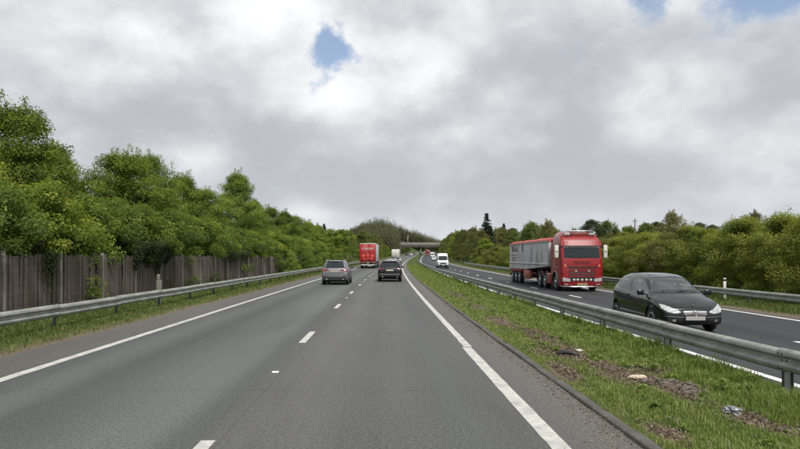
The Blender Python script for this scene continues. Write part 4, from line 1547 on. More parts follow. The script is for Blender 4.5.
def black_hatchback():
    t = empty('hatchback')
    tag(t, 'black compact hatchback with teardrop headlights oncoming just beyond the median barrier', 'car')
    sp_ = dict(y=(-1.93, 1.95),
               zt=[(1.95, 0.52), (1.92, 0.62), (1.84, 0.72), (1.6, 0.86), (1.35, 0.965), (1.16, 1.035), (1.08, 1.06), (0.75, 1.245), (0.45, 1.40), (0.2, 1.49), (-0.2, 1.56), (-0.6, 1.585), (-1.0, 1.57), (-1.4, 1.50), (-1.62, 1.42), (-1.76, 1.22), (-1.86, 1.0), (-1.91, 0.85), (-1.93, 0.7)],
               zs=[(1.95, 0.48), (1.9, 0.56), (1.8, 0.65), (1.6, 0.755), (1.3, 0.85), (1.0, 0.91), (0, 0.965), (-1.0, 1.045), (-1.6, 1.10), (-1.8, 0.98), (-1.9, 0.78), (-1.93, 0.62)],
               zb=[(1.95, 0.33), (1.9, 0.24), (1.75, 0.20), (1.2, 0.19), (-1.4, 0.2), (-1.8, 0.25), (-1.93, 0.34)],
               w=[(1.95, 0.54), (1.92, 0.68), (1.86, 0.77), (1.72, 0.835), (1.45, 0.87), (1.1, 0.88), (-1.2, 0.88), (-1.6, 0.855), (-1.82, 0.77), (-1.93, 0.60)],
               wr=[(1.95, 0.4), (1.0, 0.60), (0.3, 0.60), (-0.5, 0.61), (-1.4, 0.585), (-1.7, 0.56), (-1.93, 0.5)])
    body = loft_car(sp_).build('body', M_BLACKPAINT, t)
    bvh = bvh_of(body.data)
    WY = (1.20, -1.37)
    cut_arches(body, 0.88, 0.375, WY)
    # hollow cabin: the same loft pulled inwards, and openings for the panes
    inner = {k_: [(y_, v_) for y_, v_ in sp_[k_]] for k_ in ('zt', 'zs', 'zb', 'w', 'wr')}
    inner['y'] = (-1.70, 1.14)
    inner['zt'] = [(y_, v_ - 0.045) for y_, v_ in sp_['zt']]
    inner['zs'] = [(y_, v_ - 0.02) for y_, v_ in sp_['zs']]
    inner['zb'] = [(-3, 0.5), (3, 0.5)]
    inner['w'] = [(y_, v_ - 0.06) for y_, v_ in sp_['w']]
    inner['wr'] = [(y_, v_ - 0.03) for y_, v_ in sp_['wr']]
    cav = loft_car(inner)

    def prism(poly, axis, a, b_):
        vs = [((p_[0], q_, p_[1]) if axis == 'y' else (q_, p_[0], p_[1])) for q_ in (a, b_) for p_ in poly]
        n_ = len(poly)
        return vs, [tuple(range(n_)), tuple(reversed(range(n_, 2 * n_)))] + [(k_, (k_ + 1) % n_, (k_ + 1) % n_ + n_, k_ + n_) for k_ in range(n_)]
    cuts = [cav]
    for poly, ax, a, b_ in (([(-0.71, 1.08), (-0.4, 1.065), (0.4, 1.065), (0.71, 1.08), (0.50, 1.45), (0.25, 1.48), (-0.25, 1.48), (-0.50, 1.45)], 'y', 0.1, 2.2),
                            ([(-0.60, 1.13), (0.60, 1.13), (0.49, 1.40), (-0.49, 1.40)], 'y', -2.2, -1.4),
                            ([(0.81, 1.03), (0.1, 1.035), (-0.41, 1.065), (-0.41, 1.46), (0.1, 1.41), (0.42, 1.30)], 'x', -1.5, 1.5),
                            ([(-0.53, 1.08), (-1.05, 1.13), (-1.40, 1.20), (-1.31, 1.35), (-1.0, 1.43), (-0.53, 1.46)], 'x', -1.5, 1.5)):
        m_ = MB()
        m_.add(*prism(poly, ax, a, b_))
        cuts.append(m_)
    for m_ in cuts:
        bool_cut(body, m_, M_DASH)
    sharp(body, 40)
    for sx in (-0.36, 0.36):
        for yb in (-0.28, -1.12):
            se = MB()
            se.bevbox((sx, yb + 0.28, 0.60), (0.50, 0.52, 0.18), 0.05, 2)
            se.bevbox((sx, yb, 0.90), (0.48, 0.15, 0.62), 0.06, 2)
            so_ = se.build('seat', M_SEAT, t)
            MB().bevbox((sx, yb - 0.03, 1.28), (0.26, 0.10, 0.17), 0.04, 2).build('headrest', M_SEAT, so_)
    MB().bevbox((0, 0.88, 0.86), (1.50, 0.42, 0.28), 0.08, 2).build('dashboard', M_DASH, t)
    sw = MB()
    sw.tube([Vector((0.36 + 0.18 * math.cos(a), 0.54 + 0.06 * math.sin(a), 0.98 + 0.17 * math.sin(a))) for a in np.linspace(0, 6.283, 20)], 0.018, 6, cap=False)
    sw.build('steering_wheel', M_DASH, t)
    patch('windscreen', bvh, [(-0.73, 1.075), (-0.4, 1.06), (0.4, 1.06), (0.73, 1.075)], [(-0.51, 1.455), (-0.25, 1.485), (0.25, 1.485), (0.51, 1.455)], 'y', 1, M_GLASS_T, t, nu=16, nv=8, off=-0.004, depth=0.006)
    patch('rear_window', bvh, [(-0.62, 1.12), (0.62, 1.12)], [(-0.5, 1.45), (0.5, 1.45)], 'y', -1, M_GLASS_T, t, off=-0.004, depth=0.006)
    for sg in (1, -1):
        patch('side_window', bvh, [(0.84, 1.02), (0.1, 1.025), (-0.42, 1.055)], [(0.42, 1.31), (0.1, 1.42), (-0.42, 1.47)], 'x', sg, M_GLASS_T, t, nu=14, off=-0.004, depth=0.006)
        patch('side_window', bvh, [(-0.52, 1.07), (-1.05, 1.12), (-1.42, 1.19)], [(-0.52, 1.47), (-1.0, 1.44), (-1.32, 1.36)], 'x', sg, M_GLASS_T, t, nu=14, off=-0.004, depth=0.006)
        d = patch('door', bvh, [(0.62, 0.37), (0.62, 0.385)], [(-0.46, 0.37), (-0.46, 0.385)], 'x', sg, M_BLACK, t, off=0.002, nu=2, nv=8)
        patch('door_handle', bvh, [(-0.28, 0.90), (-0.44, 0.905)], [(-0.28, 0.93), (-0.44, 0.935)], 'x', sg, M_BLACKPAINT, d, off=0.03, nu=3, nv=2)
        patch('side_moulding', bvh, [(0.72, 0.52), (-0.92, 0.54)], [(0.72, 0.58), (-0.92, 0.60)], 'x', sg, M_BLACK, t, off=0.014, nu=12, nv=2)
        # teardrop headlamp wrapping from nose to wing
        h = patch('headlight', bvh, [(sg * 0.38, 0.565), (sg * 0.47, 0.535), (sg * 0.60, 0.54), (sg * 0.72, 0.58), (sg * 0.805, 0.66)], [(sg * 0.38, 0.58), (sg * 0.47, 0.63), (sg * 0.60, 0.69), (sg * 0.72, 0.745), (sg * 0.805, 0.77)], 'y', 1, M_LAMP, t, off=0.012, nu=14, nv=6)
        lamp = MB()
        lamp.tube([Vector((sg * 0.60, 1.80, 0.635)), Vector((sg * 0.60, 1.868, 0.632))], [0.045, 0.055], 14)
        lamp.build('reflector', M_CHROME, h)
        patch('tail_light', bvh, [(sg * 0.60, 0.72), (sg * 0.80, 0.74)], [(sg * 0.60, 1.12), (sg * 0.74, 1.14)], 'y', -1, M_RED_L, t)
        patch('fog_light', bvh, [(sg * 0.52, 0.315), (sg * 0.60, 0.32)], [(sg * 0.52, 0.375), (sg * 0.60, 0.38)], 'y', 1, M_STEEL, t, off=0.006, nu=4, nv=3)
        patch('lower_vent', bvh, [(sg * 0.36, 0.28), (sg * 0.68, 0.29)], [(sg * 0.36, 0.40), (sg * 0.70, 0.41)], 'y', 1, M_BLACK, t, off=0.003, nu=6, nv=3)
        patch('bumper_trim', bvh, [(sg * 0.30, 0.425), (sg * 0.78, 0.45)], [(sg * 0.30, 0.442), (sg * 0.78, 0.467)], 'y', 1, M_CHROME, t, off=0.010, nu=10, nv=1)
    gr = patch('grille', bvh, [(-0.29, 0.49), (0, 0.475), (0.29, 0.49)], [(-0.335, 0.60), (0, 0.625), (0.335, 0.60)], 'y', 1, M_STEELP, t, off=0.006, nu=14, nv=4)
    for z in (0.51, 0.545, 0.58):
        patch('grille_slat', bvh, [(-0.30, z - 0.008), (0.30, z - 0.008)], [(-0.305, z + 0.008), (0.305, z + 0.008)], 'y', 1, M_ALLOY, gr, off=0.020, nu=12, nv=1)
    em = MB()
    ring = [Vector((0.068 * math.cos(a), 1.975, 0.55 + 0.068 * math.sin(a))) for a in np.linspace(0, 2 * math.pi, 25)]
    em.tube(ring, 0.007, 5, cap=False)
    for k in range(3):
        a = math.pi / 2 + k * 2.0944
        em.tube([Vector((0, 1.976, 0.55)), Vector((0.064 * math.cos(a), 1.976, 0.55 + 0.064 * math.sin(a)))], [0.012, 0.003], 4)
    em.build('emblem', M_CHROME, gr)
    hood = MB()
    hood.lathe_x([(-0.006, 0.028), (0.006, 0.028)], (0, 0, 0), 12)
    ho = hood.build('bonnet_badge', M_CHROME, t)
    ho.rotation_euler = (0, R_(65), R_(90))
    hit = bvh.ray_cast(Vector((0, 1.80, 5)), Vector((0, 0, -1)))[0]
    ho.location = hit + Vector((0, 0, 0.008))
    patch('number_plate', bvh, [(-0.26, 0.36), (0.26, 0.36)], [(-0.26, 0.465), (0.26, 0.465)], 'y', 1, plain('plate_grey', (0.36, 0.35, 0.34), 0.55), t, off=0.028, nu=6, nv=2, depth=0.0)
    patch('lower_grille', bvh, [(-0.30, 0.26), (0.30, 0.26)], [(-0.32, 0.345), (0.32, 0.345)], 'y', 1, M_DARK, t, off=0.003, nu=6, nv=2)
    wp_ = MB()
    for (xa, xb) in ((-0.55, 0.05), (0.5, -0.12)):
        pts = []
        for q in np.linspace(0, 1, 6):
            x = lerp(xa, xb, q)
            hh = bvh.ray_cast(Vector((x, 10, 1.09 + 0.02 * math.sin(3 * q))), Vector((0, -1, 0)))[0]
            pts.append(hh + Vector((0, 0.02, 0.012)))
        wp_.tube(pts, 0.010, 4)
    wp_.build('wiper', M_BLACK, t)
    patch('scuttle', bvh, [(-0.74, 1.035), (0.74, 1.035)], [(-0.73, 1.06), (0.73, 1.06)], 'y', 1, M_BLACK, t, off=0.004, nu=14, nv=1)
    mirror_part(t, 0.97, 0.76, 1.05, M_BLACKPAINT, (0.19, 0.12, 0.16))
    add_wheels(t, 0.308, 0.195, 0.775, WY)
    return t


A = black_hatchback()
place(A, 8.42, 18.1, -0.18, True)


# ---- sport utility cars seen from behind, and the generic cars of the queue
def suv(label, paint, H=1.66, L_=4.5, W=0.92, rear='grey', detail=True, name='estate_car', cat='car', lamp=None):
    t = empty(name)
    tag(t, label, cat)
    k = H / 1.66
    f, r = L_ / 2, -L_ / 2
    sp_ = dict(y=(r, f),
               zt=[(r, 0.80), (r + 0.03, 0.98), (r + 0.10, 1.10 * k), (r + 0.18, 1.22 * k), (r + 0.38, 1.50 * k), (r + 0.46, 1.585 * k), (r + 0.8, 1.635 * k), (r + 1.5, 1.66 * k), (r + 2.2, 1.64 * k), (r + 2.6, 1.57 * k), (r + 3.05, 1.30 * k), (r + 3.3, 1.13 * k), (f - 0.5, 1.03 * k), (f - 0.15, 0.93 * k), (f - 0.03, 0.8), (f, 0.65)],
               zs=[(r, 0.74), (r + 0.05, 0.93), (r + 0.2, 1.05 * k), (r + 1.0, 1.06 * k), (f - 1.3, 1.02 * k), (f - 0.4, 0.92 * k), (f - 0.05, 0.72), (f, 0.6)],
               zb=[(r, 0.42), (r + 0.06, 0.34), (r + 0.3, 0.28), (r + 1, 0.25), (f - 1, 0.25), (f - 0.1, 0.28), (f, 0.38)],
               w=[(r, W - 0.14), (r + 0.03, W - 0.085), (r + 0.15, W - 0.035), (r + 0.5, W - 0.005), (r + 1, W), (f - 1, W), (f - 0.4, W - 0.06), (f - 0.08, W - 0.2), (f, W - 0.36)],
               wr=[(r, W - 0.25), (r + 0.5, W - 0.27), (r + 1.5, W - 0.24), (f - 1.5, W - 0.28), (f, W - 0.4)])
    body = loft_car(sp_).build('body', paint, t)
    bvh = bvh_of(body.data)
    WY = (f - 0.85, r + 0.88)
    if detail:
        cut_arches(body, W, 0.42, WY)
    x = W / 0.92
    patch('rear_window', bvh, [(-0.66 * x, 1.13 * k), (0.66 * x, 1.13 * k)], [(-0.55 * x, 1.50 * k), (0, 1.535 * k), (0.55 * x, 1.50 * k)], 'y', -1, M_GLASS, t, nu=12, nv=6)
    patch('windscreen', bvh, [(-0.70 * x, 1.14 * k), (0.70 * x, 1.14 * k)], [(-0.56 * x, 1.55 * k), (0.56 * x, 1.55 * k)], 'y', 1, M_GLASS, t, nu=12, nv=6)
    for sg in (1, -1):
        patch('side_window', bvh, [(f - 1.42, 1.12 * k), (f - 2.15, 1.13 * k)], [(f - 1.85, 1.47 * k), (f - 2.15, 1.53 * k)], 'x', sg, M_GLASS, t)
        patch('side_window', bvh, [(f - 2.22, 1.13 * k), (r + 1.25, 1.14 * k)], [(f - 2.22, 1.53 * k), (r + 1.28, 1.52 * k)], 'x', sg, M_GLASS, t)
        patch('side_window', bvh, [(r + 1.17, 1.14 * k), (r + 0.62, 1.19 * k)], [(r + 1.2, 1.51 * k), (r + 0.78, 1.46 * k)], 'x', sg, M_GLASS, t)
        if rear == 'grey':
            patch('tail_light', bvh, [(sg * 0.40 * x, 0.95 * k), (sg * 0.84 * x, 0.90 * k)], [(sg * 0.42 * x, 1.045 * k), (sg * 0.84 * x, 1.075 * k)], 'y', -1, M_RED_L, t, off=0.014)
        else:
            patch('tail_light', bvh, [(sg * 0.44 * x, 0.99 * k), (sg * 0.84 * x, 0.96 * k)], [(sg * 0.44 * x, 1.05 * k), (sg * 0.84 * x, 1.07 * k)], 'y', -1, M_RED_L, t, off=0.014)
        patch('headlight', bvh, [(sg * 0.45 * x, 0.72 * k), (sg * 0.76 * x, 0.74 * k)], [(sg * 0.45 * x, 0.83 * k), (sg * 0.76 * x, 0.87 * k)], 'y', 1, M_LAMP, t, off=0.01)
        patch('sill_trim', bvh, [(f - 1.35, 0.28), (r + 1.4, 0.28)], [(f - 1.35, 0.42), (r + 1.4, 0.42)], 'x', sg, M_BLACK, t, off=0.008)
        if detail:
            patch('rear_reflector', bvh, [(sg * 0.56 * x, 0.585), (sg * 0.78 * x, 0.60)], [(sg * 0.56 * x, 0.625), (sg * 0.78 * x, 0.635)], 'y', -1, M_RED_L, t, off=0.01, nu=4, nv=1)
            ex = MB()
            ex.tube([(sg * 0.55 * x, r + 0.15, 0.37), (sg * 0.55 * x, r - 0.01, 0.37)], 0.045, 10)
            ex.build('exhaust', M_CHROME, t)
    pl = patch('number_plate', bvh, [(-0.27, 0.86 * k), (0.27, 0.86 * k)], [(-0.27, 0.965 * k), (0.27, 0.965 * k)], 'y', -1, M_PLATE_Y if rear == 'grey' else plain('plate_pale', (0.42, 0.38, 0.27), 0.6), t, off=0.015, nu=4, nv=2)
    patch('front_plate', bvh, [(-0.27, 0.46), (0.27, 0.46)], [(-0.27, 0.56), (0.27, 0.56)], 'y', 1, M_PLATE_W, t, off=0.015, nu=4, nv=2)
    patch('grille', bvh, [(-0.4, 0.58), (0.4, 0.58)], [(-0.42, 0.78 * k), (0.42, 0.78 * k)], 'y', 1, M_BLACK, t, off=0.006)
    patch('bumper_skirt', bvh, [(-0.78 * x, 0.43), (0.78 * x, 0.43)], [(-0.80 * x, 0.55), (0.80 * x, 0.55)], 'y', -1, M_BLACK, t, off=0.010)
    if rear != 'grey':
        patch('bumper_strip', bvh, [(-0.74 * x, 0.565), (0.74 * x, 0.565)], [(-0.74 * x, 0.605), (0.74 * x, 0.605)], 'y', -1, M_ALLOY, t, off=0.012, nu=10, nv=1)
    else:
        patch('tailgate_lip', bvh, [(-0.70 * x, 0.80), (0.70 * x, 0.80)], [(-0.70 * x, 0.825), (0.70 * x, 0.825)], 'y', -1, M_BLACK, t, off=0.004, nu=10, nv=1)
    sp2 = MB()
    sp2.bevbox((0, r + 0.50, 1.60 * k), (1.10 * x, 0.22, 0.035), 0.012, 1)
    sp2.build('roof_spoiler', paint, t)
    if detail:
        for sg in (1, -1):
            rl = MB()
            rl.tube([(sg * 0.60 * x, r + 0.75, 1.62 * k), (sg * 0.60 * x, r + 0.85, 1.685 * k), (sg * 0.62 * x, r + 1.6, 1.70 * k), (sg * 0.60 * x, r + 2.3, 1.675 * k), (sg * 0.59 * x, r + 2.4, 1.61 * k)], 0.018, 6)
            rl.build('roof_rail', M_BLACK if rear != 'grey' else M_ALLOY, t)
    un = MB()
    un.box((0, 0, 0.26), (1.5, L_ - 0.5, 0.12))
    un.build('underbody', M_DARK, t)
    mirror_part(t, W + 0.09, f - 1.55, 1.13 * k, paint, (0.2, 0.12, 0.15))
    add_wheels(t, 0.36, 0.24, W - 0.125, WY)
    return t


G = suv('silver-grey estate car driving away in the left lane', M_GREYPAINT, H=1.68, L_=4.5, W=0.93, rear='grey')
place(G, -3.45, 43.1, 0.0)
B = suv('black sport utility car driving away in the right lane ahead', M_DKPAINT, H=1.62, L_=4.6, W=0.93, rear='black')
place(B, 0.30, 48.2, 0.0)
Q = suv('white-roofed pale car right behind the black sport utility car ahead', M_SILVER, H=1.55, L_=4.4, W=0.9, rear='grey', detail=False, name='queued_car')
place(Q, 0.35, 71, 0.0)


def recol(o, mat):
    for ch in o.children:
        if ch.name.split('.')[0] in ('body', 'roof_spoiler', 'wing_mirror'):
            ch.material_slots[0].link = 'OBJECT'
            ch.material_slots[0].material = mat


FARC = [(0.25, 92, M_WHITE, False, 'white car in the right lane, second in the queue beyond the black car'), (0.2, 118, M_DKPAINT, False, 'dark car in the right lane, third in the queue beyond the black car'), (0.3, 150, M_SILVER, False, 'silver car in the right lane, fourth in the queue beyond the black car'),
        (0.2, 345, M_WHITE, False, 'white car far off in the right lane just before the bridge'), (-3.7, 372, M_BLUEP, False, 'dark car far off in the left lane just before the bridge'), (0.2, 376, M_DKPAINT, False, 'dark car beneath the bridge in the right lane'),
        (11.4, 214, M_WHITE, True, 'white car oncoming behind the white van in the outer lane'), (11.7, 330, M_SILVER, True, 'small pale oncoming car near the bridge')]
for la, s, mt, onc, lab in FARC:
    c = copy_tree(Q)
    c['label'] = lab
    recol(c, mt)
    place(c, la, s, -0.18 if onc else 0.0, onc)
    c['group'] = 'distant cars'


# ---- white van (oncoming)
def van(label, name='delivery_van'):
    t = empty(name)
    tag(t, label, 'van')
    f, r = 2.75, -2.85
    W = 1.02
    sp_ = dict(y=(r, f),
               zt=[(r, 2.35), (r + 0.04, 2.5), (r + 0.2, 2.6), (0.6, 2.66), (0.95, 2.62), (1.15, 2.45), (1.45, 2.05), (1.85, 1.52), (2.05, 1.36), (2.45, 1.24), (2.68, 1.10), (2.73, 0.95), (f, 0.8)],
               zs=[(r, 1.3), (r + 0.2, 1.35), (0.6, 1.35), (1.7, 1.32), (2.2, 1.18), (2.65, 0.98), (f, 0.7)],
               zb=[(r, 0.42), (r + 0.5, 0.32), (2.2, 0.28), (2.65, 0.30), (f, 0.4)],
               w=[(r, W - 0.06), (r + 0.1, W), (1.8, W), (2.3, W - 0.05), (2.6, W - 0.15), (2.72, W - 0.28), (f, W - 0.4)],
               wr=[(r, W - 0.14), (0.6, W - 0.14), (1.2, W - 0.17), (2, W - 0.2), (f, W - 0.4)])
    body = loft_car(sp_).build('body', M_WHITE, t)
    bvh = bvh_of(body.data)
    WY = (1.85, -1.75)
    cut_arches(body, W, 0.43, WY)
    patch('windscreen', bvh, [(-0.84, 1.42), (0, 1.39), (0.84, 1.42)], [(-0.74, 2.14), (0, 2.17), (0.74, 2.14)], 'y', 1, M_GLASS, t, nu=14, nv=8)
    for sg in (1, -1):
        patch('side_window', bvh, [(1.75, 1.42), (0.85, 1.42)], [(1.35, 2.02), (0.85, 2.05)], 'x', sg, M_GLASS, t)
        patch('headlight', bvh, [(sg * 0.58, 0.86), (sg * 0.86, 0.92)], [(sg * 0.60, 1.06), (sg * 0.90, 1.22)], 'y', 1, M_LAMP, t, off=0.012)
        patch('fog_light', bvh, [(sg * 0.62, 0.5), (sg * 0.74, 0.5)], [(sg * 0.62, 0.58), (sg * 0.74, 0.58)], 'y', 1, M_LAMP, t, off=0.016, nu=3, nv=2)
    patch('grille', bvh, [(-0.54, 0.72), (0.54, 0.72)], [(-0.58, 1.02), (0.58, 1.02)], 'y', 1, M_BLACK, t, off=0.008)
    patch('front_bumper', bvh, [(-0.86, 0.34), (0.86, 0.34)], [(-0.88, 0.66), (0.88, 0.66)], 'y', 1, M_BLACK, t, off=0.014, nu=14)
    patch('number_plate', bvh, [(-0.26, 0.52), (0.26, 0.52)], [(-0.26, 0.63), (0.26, 0.63)], 'y', 1, M_PLATE_W, t, off=0.03, nu=4, nv=2, depth=0)
    mirror_part(t, W + 0.13, 1.55, 1.55, M_BLACK, (0.2, 0.14, 0.36))
    MB().box((0, 0, 0.28), (1.6, 4.8, 0.12)).build('underbody', M_DARK, t)
    add_wheels(t, 0.345, 0.22, W - 0.13, WY, 6)
    return t


V1 = van('white high-roof panel van oncoming in the near lane of the far carriageway')
place(V1, 8.95, 108, -0.18, True)
V2 = copy_tree(V1)
V2['label'] = 'distant white van oncoming beyond the white car'
place(V2, 11.8, 285, -0.18, True)


# ---- lorries
def rr_ring(hw, yf, yr, r, z, n=5):
    pts = []
    for (cx_, cy_, a0) in ((hw - r, yf - r, 0), (-hw + r, yf - r, 90), (-hw + r, yr + r, 180), (hw - r, yr + r, 270)):
        for k in range(n + 1):
            a = R_(a0 + 90 * k / n)
            pts.append((cx_ + r * math.cos(a), cy_ + r * math.sin(a), z))
    return pts


def level_loft(levels):
    V, F = [], []
    n = None
    for (z, hw, yf, yr, r) in levels:
        p = rr_ring(hw, yf, yr, r, z)
        n = len(p)
        V += p
    for i in range(len(levels) - 1):
        for k in range(n):
            a, b = i * n + k, i * n + (k + 1) % n
            F.append((a, b, b + n, a + n))
    F += [tuple(reversed(range(n))), tuple(range((len(levels) - 1) * n, len(levels) * n))]
    m = MB()
    m.add(V, F, True)
    return m


def truck_wheel(r=0.51, wd=0.32):
    t = MB()
    rr = r * 0.58
    t.lathe_x([(-wd / 2 + 0.02, rr), (-wd / 2, rr + 0.05), (-wd / 2, r - 0.05), (-wd / 2 + 0.04, r), (wd / 2 - 0.04, r), (wd / 2, r - 0.05), (wd / 2, rr + 0.05), (wd / 2 - 0.02, rr)], n=32)
    tm = t.mesh('wheel')
    tm.materials.append(M_TYRE)
    m = MB()
    m.lathe_x([(wd / 2 - 0.10, rr), (wd / 2 - 0.01, rr + 0.01), (wd / 2 - 0.01, rr - 0.025), (wd / 2 - 0.08, rr - 0.05), (wd / 2 - 0.09, rr * 0.55), (wd / 2 + 0.01, rr * 0.45), (wd / 2 + 0.03, 0.02)], n=24)
    for k in range(10):
        a = 2 * math.pi * k / 10
        m.tube([(wd / 2 - 0.09, rr * 0.7 * math.cos(a), rr * 0.7 * math.sin(a)), (wd / 2 - 0.04, rr * 0.7 * math.cos(a), rr * 0.7 * math.sin(a))], 0.02, 5)
    rm = m.mesh('rim')
    rm.materials.append(M_ALLOY)
    return tm, rm


TW = truck_wheel()


def text_mesh(body, size, depth=0.006, font_x=1.0):
    cu = bpy.data.curves.new('lettering', 'FONT')
    cu.body = body
    cu.size = size
    cu.extrude = depth
    cu.align_x = 'CENTER'
    cu.align_y = 'CENTER'
    cu.space_character = 1.25
    o = bpy.data.objects.new('lettering', cu)
    col.objects.link(o)
    bpy.context.view_layer.update()
    me = bpy.data.meshes.new_from_object(o)
    bpy.data.objects.remove(o)
    return me


def smudge_word(n, wd, ht, seed, tall=()):
    """a worn word too small to read: upright strokes and bowls in a row, in the x-z plane"""
    r = random.Random(seed)
    m = MB()
    st = wd / n
    for i in range(n):
        x = -wd / 2 + st * (i + 0.5)
        h = ht * (1.0 if i in tall else 0.72)
        lw = st * 0.2
        m.box((x - st * 0.26, 0, h / 2), (lw, 0.008, h))
        if r.random() < 0.75:
            m.box((x, 0, h - lw / 2), (st * 0.6, 0.0084, lw))
        if r.random() < 0.7:
            m.box((x, 0, lw / 2), (st * 0.6, 0.0084, lw))
        if r.random() < 0.6:
            m.box((x + st * 0.26, 0, h / 2), (lw, 0.0078, h))
        if r.random() < 0.4:
            m.box((x, 0, h / 2), (st * 0.6, 0.0088, lw))
    return m


def red_lorry():
    """articulated lorry; front of the cab at y = 0, length towards -y"""
    t = empty('articulated_lorry')
    tag(t, 'bright red articulated lorry with grey sheeted bulk trailer oncoming in the far lane', 'lorry')
    cab = level_loft([(0.28, 1.18, -0.10, -2.25, 0.18), (0.42, 1.235, -0.02, -2.25, 0.2), (0.75, 1.25, 0.02, -2.25, 0.2), (1.5, 1.25, 0.0, -2.25, 0.2), (1.95, 1.245, -0.04, -2.25, 0.2), (2.80, 1.215, -0.24, -2.25, 0.2), (2.95, 1.205, -0.29, -2.25, 0.2),
                      (3.15, 1.19, -0.40, -2.25, 0.22), (3.35, 1.14, -0.60, -2.28, 0.25), (3.52, 1.04, -0.95, -2.3, 0.3), (3.60, 0.95, -1.3, -2.3, 0.3), (3.66, 0.85, -1.7, -2.28, 0.3)]).build('cab', M_RED, t)
    bvh = bvh_of(cab.data)
    cut_arches(cab, 1.25, 0.60, (-1.40,), 0.42)
    patch('windscreen', bvh, [(-1.08, 2.02), (0, 2.0), (1.08, 2.02)], [(-1.05, 2.74), (0, 2.76), (1.05, 2.74)], 'y', 1, M_GLASS, t, nu=16, nv=6, off=0.008)
    for sg in (1, -1):
        patch('side_window', bvh, [(-0.40, 2.02), (-1.25, 2.06)], [(-0.48, 2.68), (-1.25, 2.70)], 'x', sg, M_GLASS, t, nu=8)
        d = patch('door', bvh, [(-0.34, 0.95), (-1.34, 0.95)], [(-0.34, 0.97), (-1.34, 0.97)], 'x', sg, M_DARK, t, off=0.003, nu=6, nv=1)
        patch('door_handle', bvh, [(-1.08, 1.55), (-1.26, 1.55)], [(-1.08, 1.60), (-1.26, 1.60)], 'x', sg, M_BLACK, d, off=0.03, nu=2, nv=1)
        hl = patch('headlight', bvh, [(sg * 0.72, 0.60), (sg * 1.16, 0.62)], [(sg * 0.70, 0.76), (sg * 1.17, 0.84)], 'y', 1, M_LAMP, t, off=0.012, nu=8)
        patch('corner_deflector', bvh, [(sg * 1.06, 1.10), (sg * 1.20, 1.10)], [(sg * 1.06, 1.92), (sg * 1.20, 1.92)], 'y', 1, M_RED, t, off=0.03, nu=4, nv=6)
        # tall cream mirror heads on arms
        mm = MB()
        mm.bevbox((sg * 1.47, -0.28, 2.40), (0.24, 0.16, 0.78), 0.05, 2)
        mo = mm.build('wing_mirror', M_CREAM, t)
        ar = MB()
        ar.tube([(sg * 1.20, -0.36, 2.68), (sg * 1.45, -0.28, 2.66)], 0.03, 6)
        ar.tube([(sg * 1.22, -0.34, 2.16), (sg * 1.45, -0.28, 2.14)], 0.03, 6)
        ar.build('mirror_arm', M_BLACK, mo)
        MB().box((sg * 1.47, -0.364, 2.40), (0.19, 0.008, 0.66)).build('mirror_glass', M_GLASS, mo)
        MB().bevbox((sg * 1.47, -0.199, 2.40), (0.12, 0.02, 0.06), 0.008, 1).build('mirror_band', M_BLACK, mo)
        # round emblem lamps beside the windscreen base
        patch('marker_light', bvh, [(sg * 0.98, 1.50), (sg * 1.09, 1.50)], [(sg * 0.98, 1.62), (sg * 1.09, 1.62)], 'y', 1, plain('amber_lens', (0.55, 0.30, 0.08), 0.2, coat=1), t, off=0.012, nu=3, nv=3)
        patch('lower_light', bvh, [(sg * 0.84, 0.40), (sg * 1.06, 0.41)], [(sg * 0.84, 0.45), (sg * 1.06, 0.46)], 'y', 1, M_LAMP, t, off=0.01, nu=4, nv=1)
        # chrome arch trim
        ah = MB()
        ah.tube([(sg * 1.262, -1.40 + 0.615 * math.cos(a), 0.565 + 0.615 * math.sin(a)) for a in np.linspace(R_(5), R_(175), 15)], 0.02, 5)
        ah.build('arch_trim', M_CHROME, t)
        # side skirt and tank between the wheels
        sk = MB()
        sk.bevbox((sg * 1.08, -2.85, 0.70), (0.34, 1.15, 0.70), 0.06, 2)
        sk.build('side_skirt', M_RED, t)
        st = MB()
        for z in (0.5, 0.8):
            st.box((sg * 1.25, -0.62, z), (0.05, 0.42, 0.04))
        st.build('step', M_BLACK, t)
        mg = MB()
        for yy in (-4.0, -5.35):
            mg.tube([(sg * 1.06, yy + 0.60 * math.cos(a), 0.52 + 0.60 * math.sin(a)) for a in np.linspace(R_(10), R_(170), 9)], 0.05, 4)
        mg.build('mudguard', M_RED, t)
        sf = MB()
        sf.box((sg * 1.16, -2.36, 2.1), (0.05, 0.36, 2.1))
        sf.build('side_fairing', M_RED, t)
    # nose: lettering panel, lip, slatted grille, lamp row, plate
    lp = patch('lettering_panel', bvh, [(-0.88, 1.62), (0.88, 1.62)], [(-0.92, 1.88), (0.92, 1.88)], 'y', 1, M_RED, t, off=0.012, nu=10)
    tm = text_mesh('SCANIA', 0.24)
    tm.materials.append(plain('dark_gold_lettering', (0.10, 0.06, 0.035), 0.4, metal=0.5))
    tx = link('lettering', tm, None, lp)
    tx.rotation_euler = (R_(90), 0, math.pi)
    tx.location = (0, 0.028, 1.75)
    patch('upper_intake', bvh, [(-0.86, 1.42), (-0.7, 1.40), (0.7, 1.40), (0.86, 1.42)], [(-0.90, 1.54), (-0.7, 1.50), (0.7, 1.50), (0.90, 1.54)], 'y', 1, M_BLACK, t, off=0.008, nu=12)
    gb = patch('grille', bvh, [(-0.74, 0.62), (0.74, 0.62)], [(-0.82, 1.32), (0.82, 1.32)], 'y', 1, M_BLACK, t, off=0.006, nu=8)
    for z, hw in ((1.24, 0.80), (1.07, 0.79), (0.90, 0.77)):
        patch('grille_slat', bvh, [(-hw, z - 0.032), (hw, z - 0.032)], [(-hw, z + 0.032), (hw, z + 0.032)], 'y', 1, M_RED, gb, off=0.03, nu=8, nv=2)
